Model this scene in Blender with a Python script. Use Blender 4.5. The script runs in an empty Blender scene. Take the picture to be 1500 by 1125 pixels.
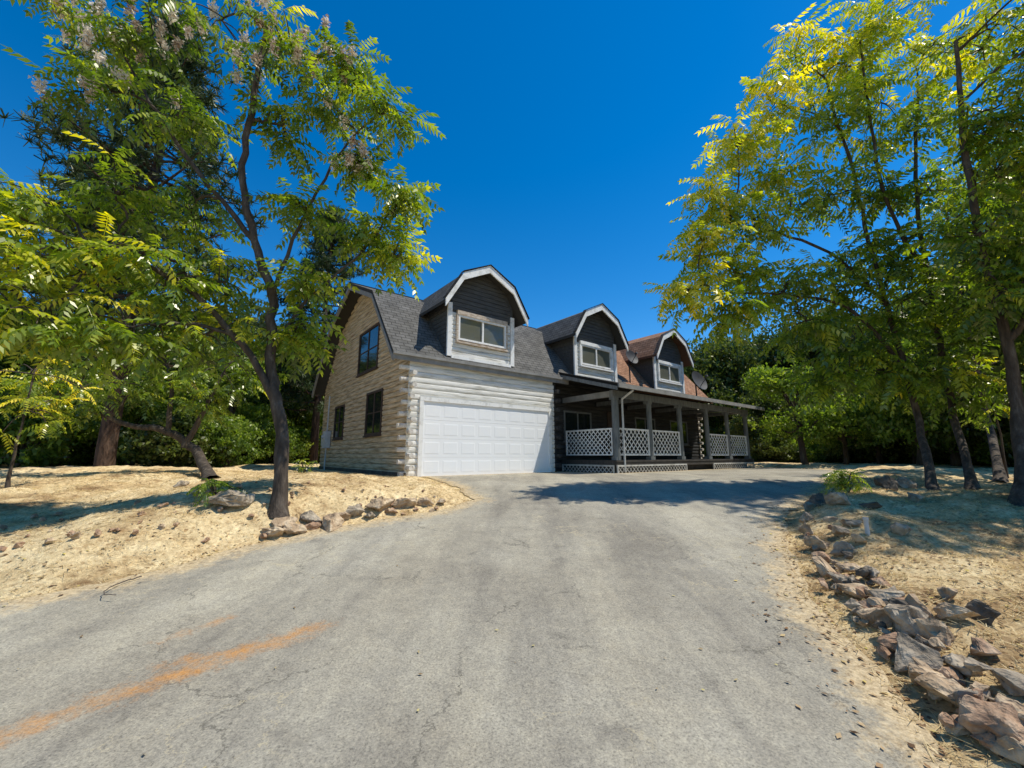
import bpy, bmesh, math, random
import numpy as np
from mathutils import Vector, Matrix, noise
from mathutils.geometry import delaunay_2d_cdt
random.seed(7); rng = np.random.default_rng(7)
C = bpy.context.scene.collection
F = 600.0; TH = math.atan(105/600); ST, CT = math.sin(TH), math.cos(TH)
CAMZ = 1.6; GZ = 1.02

def ray(px, py):
    x = (px-750)/F; y = (562.5-py)/F
    return x, CT-y*ST, ST+y*CT
def P(px, py, Y):
    x, yy, z = ray(px, py); return Vector((x/yy*Y, Y, CAMZ+z/yy*Y))
def sm(a, b, x):
    t = np.clip((np.asarray(x, float)-a)/(b-a), 0, 1); return t*t*(3-2*t)
def base(y):
    t = np.clip(np.asarray(y, float)/11.0, 0, 1)
    return GZ*(0.5*t*t*(3-2*t)+0.5*t)
def Gb(px, py, fn=None):
    x, yy, z = ray(px, py)
    lo, hi = 0.5, 60.0
    g = fn or (lambda X, Y: float(base(Y)))
    for i in range(26):
        m = (lo+hi)/2
        if CAMZ+z/yy*m > g(x/yy*m, m): lo = m
        else: hi = m
    return Vector((x/yy*lo, lo, g(x/yy*lo, lo)))
HC = Vector((-2.92, 11.43, GZ)); HA = math.radians(38)
U = Vector((math.cos(HA), math.sin(HA), 0)); Vv = Vector((-math.sin(HA), math.cos(HA), 0))
def H(s, d, z=0): return HC+U*s+Vv*d+Vector((0, 0, z))

# ---------------------------------------------------------------- materials
def newmat(name):
    m = bpy.data.materials.new(name); m.use_nodes = True
    nt = m.node_tree; b = nt.nodes['Principled BSDF']
    return m, nt, b
def N(nt, t, **kw):
    n = nt.nodes.new(t)
    for k, v in kw.items():
        if k in n.inputs.keys(): n.inputs[k].default_value = v
        else: setattr(n, k, v)
    return n
def ramp(nt, fac, stops):
    r = nt.nodes.new('ShaderNodeValToRGB'); e = r.color_ramp.elements
    while len(e) > 1: e.remove(e[-1])
    for i, (p, c) in enumerate(stops):
        if i == 0: e[0].position = p; e[0].color = (*c, 1)
        else:
            q = e.new(p); q.color = (*c, 1)
    nt.links.new(fac, r.inputs[0]); return r
def pmat(name, stops, scale=3, rough=.85, bump=.3, bscale=20, stretch=(1, 1, 1), world=False, detail=6, dist=.01, spec=.3):
    m, nt, b = newmat(name); L = nt.links.new
    tc = N(nt, 'ShaderNodeTexCoord'); mp = N(nt, 'ShaderNodeMapping'); mp.inputs['Scale'].default_value = stretch
    if world:
        g = N(nt, 'ShaderNodeNewGeometry'); L(g.outputs['Position'], mp.inputs[0])
    else: L(tc.outputs['Object'], mp.inputs[0])
    n = N(nt, 'ShaderNodeTexNoise', Scale=scale, Detail=detail, Roughness=.62); L(mp.outputs[0], n.inputs['Vector'])
    r = ramp(nt, n.outputs[0], stops); L(r.outputs[0], b.inputs['Base Color'])
    b.inputs['Roughness'].default_value = rough; b.inputs['Specular IOR Level'].default_value = spec
    if bump:
        n2 = N(nt, 'ShaderNodeTexNoise', Scale=bscale, Detail=5); L(mp.outputs[0], n2.inputs['Vector'])
        bp = N(nt, 'ShaderNodeBump', Strength=bump, Distance=dist); L(n2.outputs[0], bp.inputs['Height']); L(bp.outputs[0], b.inputs['Normal'])
    return m
def leafmat(name, stops, trans=.4, val=1.7, gl=.03, rg=.45):
    m = bpy.data.materials.new(name); m.use_nodes = True; nt = m.node_tree; nt.nodes.clear(); L = nt.links.new
    o = N(nt, 'ShaderNodeOutputMaterial'); a = N(nt, 'ShaderNodeAttribute', attribute_name='rnd')
    r = ramp(nt, a.outputs['Fac'], stops)
    d = N(nt, 'ShaderNodeBsdfDiffuse'); t = N(nt, 'ShaderNodeBsdfTranslucent'); g = N(nt, 'ShaderNodeBsdfGlossy', Roughness=rg)
    g.inputs['Color'].default_value = (1, .97, .85, 1)
    mx = N(nt, 'ShaderNodeMixShader'); mx.inputs[0].default_value = trans
    hs = N(nt, 'ShaderNodeHueSaturation', Saturation=1.1, Value=val); L(r.outputs[0], hs.inputs['Color'])
    L(r.outputs[0], d.inputs[0]); L(hs.outputs[0], t.inputs[0]); L(d.outputs[0], mx.inputs[1]); L(t.outputs[0], mx.inputs[2])
    m2 = N(nt, 'ShaderNodeMixShader'); m2.inputs[0].default_value = gl; L(mx.outputs[0], m2.inputs[1]); L(g.outputs[0], m2.inputs[2])
    L(m2.outputs[0], o.inputs[0]); return m

M = {}
M['log_white'] = pmat('weathered white log paint', [(.3, (.36, .33, .28)), (.41, (.62, .60, .54)), (.55, (.80, .78, .73)), (.8, (.72, .70, .66))], 2.2, stretch=(.7, 3, 9), bump=.6, bscale=9)
M['log_shade_tan'] = pmat('weathered log with shade tan in colour', [(.3, (.20, .14, .085)), (.45, (.45, .345, .22)), (.62, (.68, .55, .38)), (.8, (.42, .335, .23))], 2.4, stretch=(3, .7, 9), bump=.6, bscale=9)  # tan of the shaded, bounce-lit side put into the log colour
M['log_shade'] = pmat('log with porch shade in colour', [(.3, (.022, .022, .022)), (.6, (.045, .045, .045)), (.8, (.065, .065, .062))], 2.2, stretch=(.7, 3, 5), bump=.4, bscale=9)  # same logs, with the porch shade darkened into the colour
M['log_end'] = pmat('log end grain', [(.3, (.26, .22, .18)), (.5, (.64, .60, .54)), (.8, (.78, .75, .70))], 7, bump=.4)
M['siding'] = pmat('dark grey siding', [(.3, (.05, .05, .05)), (.7, (.10, .10, .095))], 4, stretch=(.7, 3, 5))
M['trim'] = pmat('white trim paint', [(.3, (.6, .58, .54)), (.5, (.82, .81, .78)), (.8, (.86, .85, .83))], 5, bump=.1)
M['trim_grey'] = pmat('grey fascia paint', [(.3, (.20, .195, .185)), (.7, (.31, .305, .29))], 4, bump=.1)
M['post'] = pmat('grey weathered post', [(.3, (.10, .108, .108)), (.7, (.20, .21, .21))], 4, stretch=(3, 3, .6), bump=.3)  # grey lowered to carry the tree shade on the porch
M['door'] = pmat('garage door white', [(.2, (.86, .86, .86)), (.8, (.89, .89, .89))], 1.5, rough=.5, bump=.03, bscale=60)
M['wood'] = pmat('weathered pale brown wood', [(.3, (.30, .20, .13)), (.5, (.50, .41, .32)), (.7, (.66, .60, .52))], 6, stretch=(1, 3, 3))
M['dark'] = pmat('dark frame', [(.3, (.05, .035, .03)), (.7, (.09, .065, .05))], 6)
M['concrete'] = pmat('foundation', [(.3, (.07, .05, .04)), (.7, (.16, .13, .10))], 6)
M['deck'] = pmat('deck boards', [(.3, (.04, .035, .03)), (.7, (.08, .07, .06))], 4, stretch=(1, 6, 1))  # boards darkened in colour to stand for shade inside the porch
M['metal'] = pmat('grey meter metal', [(.3, (.45, .46, .47)), (.7, (.6, .61, .62))], 5, rough=.5)
M['dish'] = pmat('dark grey dish metal', [(.3, (.03, .03, .032)), (.7, (.06, .06, .06))], 5, rough=.6)
M['bark'] = pmat('grey brown bark', [(.3, (.028, .020, .014)), (.55, (.08, .06, .044)), (.75, (.17, .14, .11))], 6, stretch=(2, 2, .5), bump=.8, bscale=14, dist=.03)
M['barkpine'] = pmat('red brown pine bark', [(.35, (.025, .017, .012)), (.55, (.09, .055, .038)), (.75, (.15, .095, .065))], 5, stretch=(2, 2, .5), bump=1, bscale=9, dist=.05)
M['fence'] = pmat('old fence wood', [(.3, (.10, .085, .07)), (.7, (.25, .21, .17))], 5)
M['pipe'] = pmat('white plastic pipe', [(.3, (.45, .44, .42)), (.7, (.62, .61, .58))], 5, rough=.5)
M['hose'] = pmat('dark branch', [(.3, (.06, .045, .04)), (.7, (.12, .09, .07))], 5)
def glass(name, col):
    m, nt, b = newmat(name); b.inputs['Base Color'].default_value = (*col, 1); b.inputs['Roughness'].default_value = .06
    b.inputs['Specular IOR Level'].default_value = .6
    return m
M['glass'] = glass('dark window glass', (.015, .02, .02)); M['glass_reflection'] = glass('dormer window glass', (.13, .13, .10))  # dormer panes carry pale reflection and blinds in their base colour
rock_st = [[(.3, (.19, .125, .075)), (.48, (.42, .30, .185)), (.66, (.64, .50, .33))],
           [(.3, (.13, .10, .07)), (.48, (.32, .255, .18)), (.66, (.52, .43, .31))],
           [(.3, (.17, .09, .05)), (.48, (.37, .23, .14)), (.66, (.56, .40, .26))]]
RM = [pmat('rock '+n, s, 6, bump=1, bscale=14, dist=.05, detail=9) for n, s in zip(['tan', 'grey', 'rust'], rock_st)]
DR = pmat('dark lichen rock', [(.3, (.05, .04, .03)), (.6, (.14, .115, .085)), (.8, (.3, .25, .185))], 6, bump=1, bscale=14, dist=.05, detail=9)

def shingle(name, c1, c2, mortar):
    m, nt, b = newmat(name); L = nt.links.new
    uv = N(nt, 'ShaderNodeUVMap'); br = N(nt, 'ShaderNodeTexBrick', Scale=1.0)
    br.inputs['Color1'].default_value = (*c1, 1); br.inputs['Color2'].default_value = (*c2, 1); br.inputs['Mortar'].default_value = (*mortar, 1)
    br.inputs['Mortar Size'].default_value = .012; br.inputs['Brick Width'].default_value = .3; br.inputs['Row Height'].default_value = .145
    L(uv.outputs[0], br.inputs['Vector'])
    n = N(nt, 'ShaderNodeTexNoise', Scale=2.2, Detail=8); L(uv.outputs[0], n.inputs['Vector'])
    r = ramp(nt, n.outputs[0], [(.3, (.7, .7, .7)), (.7, (1.2, 1.2, 1.2))])
    mx = N(nt, 'ShaderNodeMix', data_type='RGBA', blend_type='MULTIPLY'); mx.inputs[0].default_value = 1
    L(br.outputs[0], mx.inputs[6]); L(r.outputs[0], mx.inputs[7]); L(mx.outputs[2], b.inputs['Base Color'])
    n2 = N(nt, 'ShaderNodeTexNoise', Scale=60, Detail=2); L(uv.outputs[0], n2.inputs['Vector'])
    ad = N(nt, 'ShaderNodeMath', operation='MULTIPLY_ADD'); ad.inputs[1].default_value = -1.0; L(br.outputs['Fac'], ad.inputs[0]); L(n2.outputs[0], ad.inputs[2])
    bp = N(nt, 'ShaderNodeBump', Strength=.6, Distance=.02); L(ad.outputs[0], bp.inputs['Height']); L(bp.outputs[0], b.inputs['Normal'])
    b.inputs['Roughness'].default_value = .95; b.inputs['Specular IOR Level'].default_value = .1; return m
M['shingle'] = shingle('grey shingle', (.125, .12, .11), (.165, .158, .146), (.06, .057, .052))
M['shingle_rust'] = shingle('rust brown shingle', (.30, .16, .095), (.38, .22, .14), (.13, .07, .045))
M['shingle_dark'] = shingle('dark shingle', (.05, .047, .042), (.075, .07, .063), (.025, .023, .02))

M['leaf'] = leafmat('ailanthus leaf', [(0, (.04, .07, .010)), (.28, (.10, .155, .018)), (.5, (.19, .26, .028)), (.74, (.38, .40, .04)), (1, (.78, .64, .07))], .46, 2.0, .05, .36)
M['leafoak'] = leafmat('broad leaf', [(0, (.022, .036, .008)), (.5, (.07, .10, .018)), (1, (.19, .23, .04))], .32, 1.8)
M['leafbright'] = leafmat('bright leaf', [(0, (.05, .09, .012)), (.5, (.15, .23, .03)), (1, (.32, .39, .05))], .42, 1.8)
M['needle'] = leafmat('pine needle', [(0, (.014, .026, .010)), (.6, (.04, .068, .022)), (1, (.09, .12, .04))], .2)
M['seed'] = leafmat('seed cluster', [(0, (.26, .16, .10)), (.3, (.52, .39, .30)), (.6, (.78, .68, .57)), (1, (.90, .84, .74))], .25, 1.05)
M['litter'] = leafmat('leaf litter', [(0, (.08, .045, .025)), (.5, (.28, .16, .08)), (.85, (.52, .37, .2)), (1, (.6, .5, .12))], .15)
M['litter_tan'] = leafmat('tan fallen leaf', [(0, (.22, .14, .07)), (.6, (.42, .32, .18)), (1, (.6, .52, .18))], .15)
M['straw'] = leafmat('dry grass', [(0, (.34, .23, .10)), (.5, (.60, .46, .23)), (1, (.80, .66, .38))], .3, 1.2)

# ---------------------------------------------------------------- object helpers
def tag(o, label=None, cat=None, group=None, kind=None):
    if label: o['label'] = label
    if cat: o['category'] = cat
    if group: o['group'] = group
    if kind: o['kind'] = kind
    return o
def empty(name, loc, rz=0):
    o = bpy.data.objects.new(name, None); C.objects.link(o); o.location = loc; o.rotation_euler = (0, 0, rz); o.empty_display_size = .2; return o
def fin(name, bm, mat, parent=None, smooth=False, label=None, recalc=True):
    if recalc: bmesh.ops.recalc_face_normals(bm, faces=bm.faces[:])
    me = bpy.data.meshes.new(name); bm.to_mesh(me); bm.free()
    if smooth:
        for p in me.polygons: p.use_smooth = True
    for mm in (mat if isinstance(mat, list) else [mat]): me.materials.append(mm)
    o = bpy.data.objects.new(name, me); C.objects.link(o)
    if parent: o.parent = parent
    if label: o['label'] = label
    return o
def npmesh(name, V, Q, mat, parent=None, attr=None, smooth=False):
    V = np.asarray(V, np.float32); Q = np.asarray(Q, np.int32)
    me = bpy.data.meshes.new(name); k = Q.shape[1]
    me.vertices.add(len(V)); me.vertices.foreach_set('co', V.ravel())
    me.loops.add(Q.size); me.loops.foreach_set('vertex_index', Q.ravel())
    me.polygons.add(len(Q)); me.polygons.foreach_set('loop_start', np.arange(0, Q.size, k, dtype=np.int32))
    me.update(calc_edges=True)
    for an, av in (attr or {}).items():
        a = me.attributes.new(an, 'FLOAT', 'POINT'); a.data.foreach_set('value', np.asarray(av, np.float32))
    if smooth: me.polygons.foreach_set('use_smooth', np.ones(len(me.polygons), bool))
    me.materials.append(mat); o = bpy.data.objects.new(name, me); C.objects.link(o)
    if parent: o.parent = parent
    return o
def box(bm, x0, x1, y0, y1, z0, z1):
    v = [bm.verts.new(p) for p in ((x0, y0, z0), (x1, y0, z0), (x1, y1, z0), (x0, y1, z0), (x0, y0, z1), (x1, y0, z1), (x1, y1, z1), (x0, y1, z1))]
    for f in ((0, 3, 2, 1), (4, 5, 6, 7), (0, 1, 5, 4), (1, 2, 6, 5), (2, 3, 7, 6), (3, 0, 4, 7)): bm.faces.new([v[i] for i in f])
def cyl(bm, p0, p1, r0, r1=None, n=10, cap=True, sq=0):
    r1 = r0 if r1 is None else r1
    p0, p1 = Vector(p0), Vector(p1); a = (p1-p0).normalized(); t = Vector((0, 0, 1)) if abs(a.z) < .5 else a.orthogonal().normalized(); t = (t-a*t.dot(a)).normalized(); b = a.cross(t)
    def ring(p, r):
        o = []
        for k in range(n):
            c, s = math.cos((k+.5)*math.tau/n), math.sin((k+.5)*math.tau/n); q = r/((abs(c)**4+abs(s)**4)**.25) if sq else r
            o.append(bm.verts.new(p+(t*c+b*s)*q))
        return o
    A = ring(p0, r0); B = ring(p1, r1)
    for k in range(n): bm.faces.new((A[k], A[(k+1) % n], B[(k+1) % n], B[k]))
    if cap: bm.faces.new(A[::-1]); bm.faces.new(B)
def slab(bm, prof, th, e0, e1, along='x'):
    uvl = bm.loops.layers.uv.verify()
    def pt(a, z, e): return (e, a, z) if along == 'x' else (a, e, z)
    top = [[bm.verts.new(pt(a, z, e)) for a, z in prof] for e in (e0, e1)]
    bot = [[bm.verts.new(pt(a, z-th, e)) for a, z in prof] for e in (e0, e1)]
    cum = 0
    for i in range(len(prof)-1):
        l = math.dist(prof[i], prof[i+1])
        f = bm.faces.new((top[0][i], top[1][i], top[1][i+1], top[0][i+1]))
        for lp, uv in zip(f.loops, ((e0, cum), (e1, cum), (e1, cum+l), (e0, cum+l))): lp[uvl].uv = uv
        bm.faces.new((bot[0][i], bot[0][i+1], bot[1][i+1], bot[1][i]))
        for k in (0, 1): bm.faces.new((top[k][i], top[k][i+1], bot[k][i+1], bot[k][i]))
        cum += l
    for i in (0, len(prof)-1): bm.faces.new((top[0][i], bot[0][i], bot[1][i], top[1][i]))

# ---------------------------------------------------------------- ground and drive
def g2(v): return (v.x, v.y)
poly = [(-30, 1.6), (-14, 2.5), (-8, 3.15), g2(Gb(0, 880)), g2(Gb(90, 866)), g2(Gb(160, 855)), g2(Gb(260, 830)), g2(Gb(350, 803)), g2(Gb(430, 786)), g2(Gb(500, 772)),
        g2(Gb(600, 756)), g2(Gb(660, 745)), g2(Gb(690, 733)), g2(Gb(672, 715)), g2(H(.38, -.35)), g2(H(.38, .02)), g2(H(5.7, .02)), g2(H(6.3, -.6)), g2(H(6.5, -2.0)),
        g2(H(10, -2.0)), g2(H(14, -2.0)), g2(H(17, -2.0)), g2(H(18.2, -1.2)), g2(Gb(1235, 689)), g2(Gb(1225, 698)), g2(Gb(1205, 712)), g2(Gb(1190, 730)),
        g2(Gb(1150, 760)), g2(Gb(1150, 790)), g2(Gb(1175, 850)), g2(Gb(1225, 915)), g2(Gb(1290, 985)), g2(Gb(1350, 1060)), g2(Gb(1410, 1125)), (2.0, 1.0), (2.1, -1), (2.3, -8), (-30, -8)]
def refine(pl, step=.15, amp=.06):
    out = []
    for i in range(len(pl)):
        a = Vector(pl[i]); b = Vector(pl[(i+1) % len(pl)]); n = max(1, int((b-a).length/step))
        if (a-b).length > 15: n = 8
        for k in range(n):
            p = a.lerp(b, k/n); nn = noise.noise(Vector((p.x*1.7, p.y*1.7, 3)))+.5*noise.noise(Vector((p.x*5, p.y*5, 1)))+.4*noise.noise(Vector((p.x*13, p.y*13, 1)))
            d = (b-a).normalized(); q = Vector((-d.y, d.x))*nn*amp*2
            hp = Vector((p.x, p.y, 0))-Vector((HC.x, HC.y, 0)); dd = hp.dot(Vv)
            if dd > -2.3 and hp.dot(U) > .3 and hp.dot(U) < 18: q *= 0
            out.append((p.x+q.x, p.y+q.y))
    return out
poly = refine(poly); PA = np.array(poly)
def sdf(Pn, A):
    Pn = np.atleast_2d(Pn).astype(float); B = np.roll(A, -1, 0)
    if len(Pn) == 1:
        p = Pn[0]; e = B-A; w = p-A; t = np.clip((w*e).sum(1)/((e*e).sum(1)+1e-12), 0, 1); d = np.hypot(*(w-t[:, None]*e).T).min()
        c = (A[:, 1] > p[1]) != (B[:, 1] > p[1]); dy = np.where(B[:, 1] == A[:, 1], 1e-9, B[:, 1]-A[:, 1]); xx = (B[:, 0]-A[:, 0])*(p[1]-A[:, 1])/dy+A[:, 0]
        return np.array([-d if (c & (p[0] < xx)).sum() % 2 else d])
    d = np.full(len(Pn), 1e9); ins = np.zeros(len(Pn), bool)
    for a, b in zip(A, B):
        e = b-a; w = Pn-a; t = np.clip((w@e)/(e@e+1e-12), 0, 1); d = np.minimum(d, np.hypot(*(w-t[:, None]*e).T))
        if a[1] != b[1]:
            ins ^= ((a[1] > Pn[:, 1]) != (b[1] > Pn[:, 1])) & (Pn[:, 0] < (b[0]-a[0])*(Pn[:, 1]-a[1])/(b[1]-a[1])+a[0])
    return np.where(ins, -d, d)
HP = np.array([g2(H(-.2, -.1)), g2(H(6.2, -.1)), g2(H(6.4, -2.1)), g2(H(17, -2.1)), g2(H(17.2, 9.4)), g2(H(-.2, 9.4))])
def gh_arr(XY):
    XY = np.atleast_2d(np.asarray(XY, float)); d = sdf(XY, PA); h = sdf(XY, HP)
    z = base(XY[:, 1])
    nz = np.array([noise.noise(Vector((x*.35, y*.35, 0)))*.12+noise.noise(Vector((x*1.6, y*1.6, 5)))*.09+noise.noise(Vector((x*5, y*5, 9)))*.04 for x, y in XY])
    bank = .34*np.exp(-((XY[:, 0]+3.9)**2+(XY[:, 1]-6.9)**2)/(2*1.5**2))+.12*sm(0, 2, XY[:, 0])*sm(9, 6, XY[:, 1])
    out = sm(0, .8, d)*sm(.2, 2.5, h)*(.13+nz+bank)
    near = sm(0, .25, d)*np.array([abs(noise.noise(Vector((x*6, y*6, 2)))) for x, y in XY])*.05
    out = out+near*sm(.1, .6, h)
    return z+np.where(d < 0, -.035*sm(0, .12, -d), out)
def gh(x, y): return float(gh_arr([(x, y)])[0])
def G(px, py): return Gb(px, py, gh)

def axis(a, b, st, lo, hi):
    c = list(np.arange(a, b, st)); s = st; x = c[-1]
    while x < hi: s *= 1.25; x += s; c.append(x)
    s = st; x = a; pre = []
    while x > lo: s *= 1.25; x -= s; pre.append(x)
    return np.array(pre[::-1]+c)
xs = axis(-13, 15, .12, -300, 300); ys = axis(0, 15, .12, -60, 400)
XX, YY = np.meshgrid(xs, ys); XY = np.stack([XX.ravel(), YY.ravel()], 1)
Zg = gh_arr(XY); nx, ny = len(xs), len(ys)
idx = np.arange(nx*ny).reshape(ny, nx)
Q = np.stack([idx[:-1, :-1], idx[:-1, 1:], idx[1:, 1:], idx[1:, :-1]], -1).reshape(-1, 4)
def groundmat():
    m, nt, b = newmat('dry ground'); L = nt.links.new
    g = N(nt, 'ShaderNodeNewGeometry')
    n1 = N(nt, 'ShaderNodeTexNoise', Scale=.8, Detail=10, Roughness=.76); L(g.outputs[0], n1.inputs['Vector'])
    n2 = N(nt, 'ShaderNodeTexNoise', Scale=11, Detail=9, Roughness=.8); L(g.outputs[0], n2.inputs['Vector'])
    n3 = N(nt, 'ShaderNodeTexVoronoi', Scale=30); L(g.outputs[0], n3.inputs['Vector'])
    r1 = ramp(nt, n1.outputs[0], [(.34, (.24, .155, .085)), (.42, (.48, .34, .19)), (.49, (.72, .56, .33)), (.62, (.88, .73, .47))])
    r2 = ramp(nt, n2.outputs[0], [(.33, (.45, .40, .34)), (.44, (.88, .85, .8)), (.56, (1.1, 1.08, 1.03)), (.7, (1.3, 1.28, 1.2))])
    r3 = ramp(nt, n3.outputs['Color'], [(0, (.45, .32, .23)), (.22, (.88, .83, .76)), (1, (1.1, 1.1, 1.05))])
    a = N(nt, 'ShaderNodeMix', data_type='RGBA', blend_type='MULTIPLY'); a.inputs[0].default_value = 1; L(r1.outputs[0], a.inputs[6]); L(r2.outputs[0], a.inputs[7])
    c = N(nt, 'ShaderNodeMix', data_type='RGBA', blend_type='MULTIPLY'); c.inputs[0].default_value = .85; L(a.outputs[2], c.inputs[6]); L(r3.outputs[0], c.inputs[7])
    L(c.outputs[2], b.inputs['Base Color']); b.inputs['Roughness'].default_value = .95; b.inputs['Specular IOR Level'].default_value = .1
    bp = N(nt, 'ShaderNodeBump', Strength=.9, Distance=.05); L(n2.outputs[0], bp.inputs['Height']); L(bp.outputs[0], b.inputs['Normal'])
    return m
gr = npmesh('ground', np.column_stack([XY, Zg]), Q, groundmat(), smooth=True); tag(gr, 'dry straw covered ground around the driveway', 'ground', kind='structure')

pts = [Vector(p) for p in poly]; ne = len(pts)
inner = []
for x0, x1, y0, y1, st in ((-30, 20, -8, 24, .6), (-7, 6, 0, 12, .22), (-5.2, 0, 2.0, 5.0, .07)):
    for x in np.arange(x0, x1, st):
        for y in np.arange(y0, y1, st): inner.append((x+random.uniform(-.2, .2)*st, y+random.uniform(-.2, .2)*st))
inner = np.array(inner); inner = inner[sdf(inner, PA) < -.06]
pts += [Vector(p) for p in inner]
vo, eo, fo, *_ = delaunay_2d_cdt(pts, [(i, (i+1) % ne) for i in range(ne)], [], 1, 1e-5)
DV = np.array([(v.x, v.y) for v in vo]); dd = -sdf(DV, PA)
stain_lines = [[Gb(-60, 1108), Gb(0, 1085), Gb(120, 1040), Gb(250, 995), Gb(330, 965), Gb(400, 942), Gb(475, 920)], [Gb(240, 942), Gb(280, 925), Gb(325, 910)], [Gb(240, 975), Gb(320, 960)]]
sd = np.full(len(DV), 9.0)
for li, ln in enumerate(stain_lines):
    for a, b in zip(ln[:-1], ln[1:]):
        a = np.array(g2(a)); b = np.array(g2(b)); e = b-a; w = DV-a; t = np.clip(w@e/(e@e), 0, 1)
        sd = np.minimum(sd, np.hypot(*(w-t[:, None]*e).T)+(.05 if li else 0))
me = bpy.data.meshes.new('driveway')
me.from_pydata([(x, y, float(base(y))+.012) for x, y in DV], [], fo); me.update()
for nm, av in (('edge', dd), ('stain', sd)):
    a = me.attributes.new(nm, 'FLOAT', 'POINT'); a.data.foreach_set('value', av.astype(np.float32))
def asphalt():
    m, nt, b = newmat('old asphalt'); L = nt.links.new
    g = N(nt, 'ShaderNodeNewGeometry')
    def nz(s, d=6, r=.6, off=(0, 0, 0), sc=(1, 1, 1), rot=0):
        n = N(nt, 'ShaderNodeTexNoise', Scale=s, Detail=d, Roughness=r)
        mp = N(nt, 'ShaderNodeMapping'); mp.inputs['Location'].default_value = off; mp.inputs['Scale'].default_value = sc; mp.inputs['Rotation'].default_value = (0, 0, rot)
        L(g.outputs[0], mp.inputs[0]); L(mp.outputs[0], n.inputs['Vector']); return n
    big = nz(.5, 10, .72); mid = nz(6, 9, .8); fine = nz(75, 4, .8); spots = nz(1.1, 5, .62, (7, 3, 0)); wear = nz(1.0, 8, .7, (2, 0, 0), (1.6, .2, 1), .12); gran = nz(24, 6, .85, (5, 1, 0))
    r1 = ramp(nt, big.outputs[0], [(.32, (.225, .200, .158)), (.45, (.30, .27, .212)), (.56, (.35, .318, .25)), (.7, (.41, .375, .30))])
    r2 = ramp(nt, mid.outputs[0], [(.3, (.84, .84, .85)), (.5, (1, 1, 1)), (.72, (1.12, 1.1, 1.06))])
    r3 = ramp(nt, fine.outputs[0], [(.34, (.35, .35, .35)), (.46, (.9, .9, .9)), (.54, (1.03, 1.03, 1.03)), (.68, (1.5, 1.47, 1.38))])
    r4 = ramp(nt, spots.outputs[0], [(.27, (.5, .5, .53)), (.37, (1, 1, 1))])
    r5 = ramp(nt, wear.outputs[0], [(.36, (.78, .78, .80)), (.5, (1, 1, 1)), (.64, (1.15, 1.14, 1.11))])
    r6 = ramp(nt, gran.outputs[0], [(.36, (.75, .75, .75)), (.5, (1, 1, 1)), (.64, (1.18, 1.18, 1.15))])
    def mul(a, c, f=1.0):
        x = N(nt, 'ShaderNodeMix', data_type='RGBA', blend_type='MULTIPLY'); x.inputs[0].default_value = f; L(a, x.inputs[6]); L(c, x.inputs[7]); return x.outputs[2]
    col = mul(mul(mul(r1.outputs[0], r2.outputs[0]), r3.outputs[0], .8), r4.outputs[0], .7); col = mul(mul(col, r5.outputs[0]), r6.outputs[0], .7)
    wn = nz(1.6, 6, .7); vm = N(nt, 'ShaderNodeVectorMath', operation='MULTIPLY_ADD'); vm.inputs[1].default_value = (.9, .9, 0); L(wn.outputs['Color'], vm.inputs[0]); L(g.outputs[0], vm.inputs[2])
    for sc, wd, lo, cc, am in ((.75, .006, .46, (.11, .10, .08, 1), .75), (2.1, .009, .56, (.50, .42, .27, 1), .65)):
        v = N(nt, 'ShaderNodeTexVoronoi', feature='DISTANCE_TO_EDGE', Scale=sc); L(vm.outputs[0], v.inputs['Vector'])
        cr = ramp(nt, v.outputs['Distance'], [(0, (am, am, am)), (wd*.5, (am*.8, am*.8, am*.8)), (wd*1.4, (0, 0, 0))])
        mk = nz(1.1 if sc < 1 else .8, 4, .6, (3*sc, 11, 0)); mr = ramp(nt, mk.outputs[0], [(lo, (0, 0, 0)), (lo+.06, (1, 1, 1))])
        q = mul(cr.outputs[0], mr.outputs[0])
        x = N(nt, 'ShaderNodeMix', data_type='RGBA'); L(q, x.inputs[0]); L(col, x.inputs[6]); x.inputs[7].default_value = cc; col = x.outputs[2]
    at = N(nt, 'ShaderNodeAttribute', attribute_name='stain'); ns = nz(6, 10, .88)
    ad = N(nt, 'ShaderNodeMath', operation='MULTIPLY_ADD'); ad.inputs[1].default_value = .8; L(ns.outputs[0], ad.inputs[0]); L(at.outputs['Fac'], ad.inputs[2])
    sr = ramp(nt, ad.outputs[0], [(.34, (1, 1, 1)), (.43, (.45, .45, .45)), (.52, (0, 0, 0))])
    sf = N(nt, 'ShaderNodeMath', operation='MULTIPLY'); sf.inputs[1].default_value = .9; L(sr.outputs[0], sf.inputs[0])
    sc_ = N(nt, 'ShaderNodeMix', data_type='RGBA', blend_type='MULTIPLY'); sc_.inputs[0].default_value = .6; sc_.inputs[6].default_value = (.54, .25, .065, 1); L(r3.outputs[0], sc_.inputs[7])
    x = N(nt, 'ShaderNodeMix', data_type='RGBA'); L(sf.outputs[0], x.inputs[0]); L(col, x.inputs[6]); L(sc_.outputs[2], x.inputs[7]); col = x.outputs[2]
    at = N(nt, 'ShaderNodeAttribute', attribute_name='edge'); ne_ = nz(4, 10, .85)
    ad = N(nt, 'ShaderNodeMath', operation='MULTIPLY_ADD'); ad.inputs[1].default_value = -1.5; L(ne_.outputs[0], ad.inputs[0]); L(at.outputs['Fac'], ad.inputs[2])
    ab = N(nt, 'ShaderNodeMath', operation='ADD'); ab.inputs[1].default_value = .64; L(ad.outputs[0], ab.inputs[0])
    sr = ramp(nt, ab.outputs[0], [(0, (.9, .9, .9)), (.25, (0, 0, 0))])
    dc = ramp(nt, gran.outputs[0], [(.35, (.22, .15, .08)), (.5, (.50, .38, .22)), (.65, (.72, .57, .35))])
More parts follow.
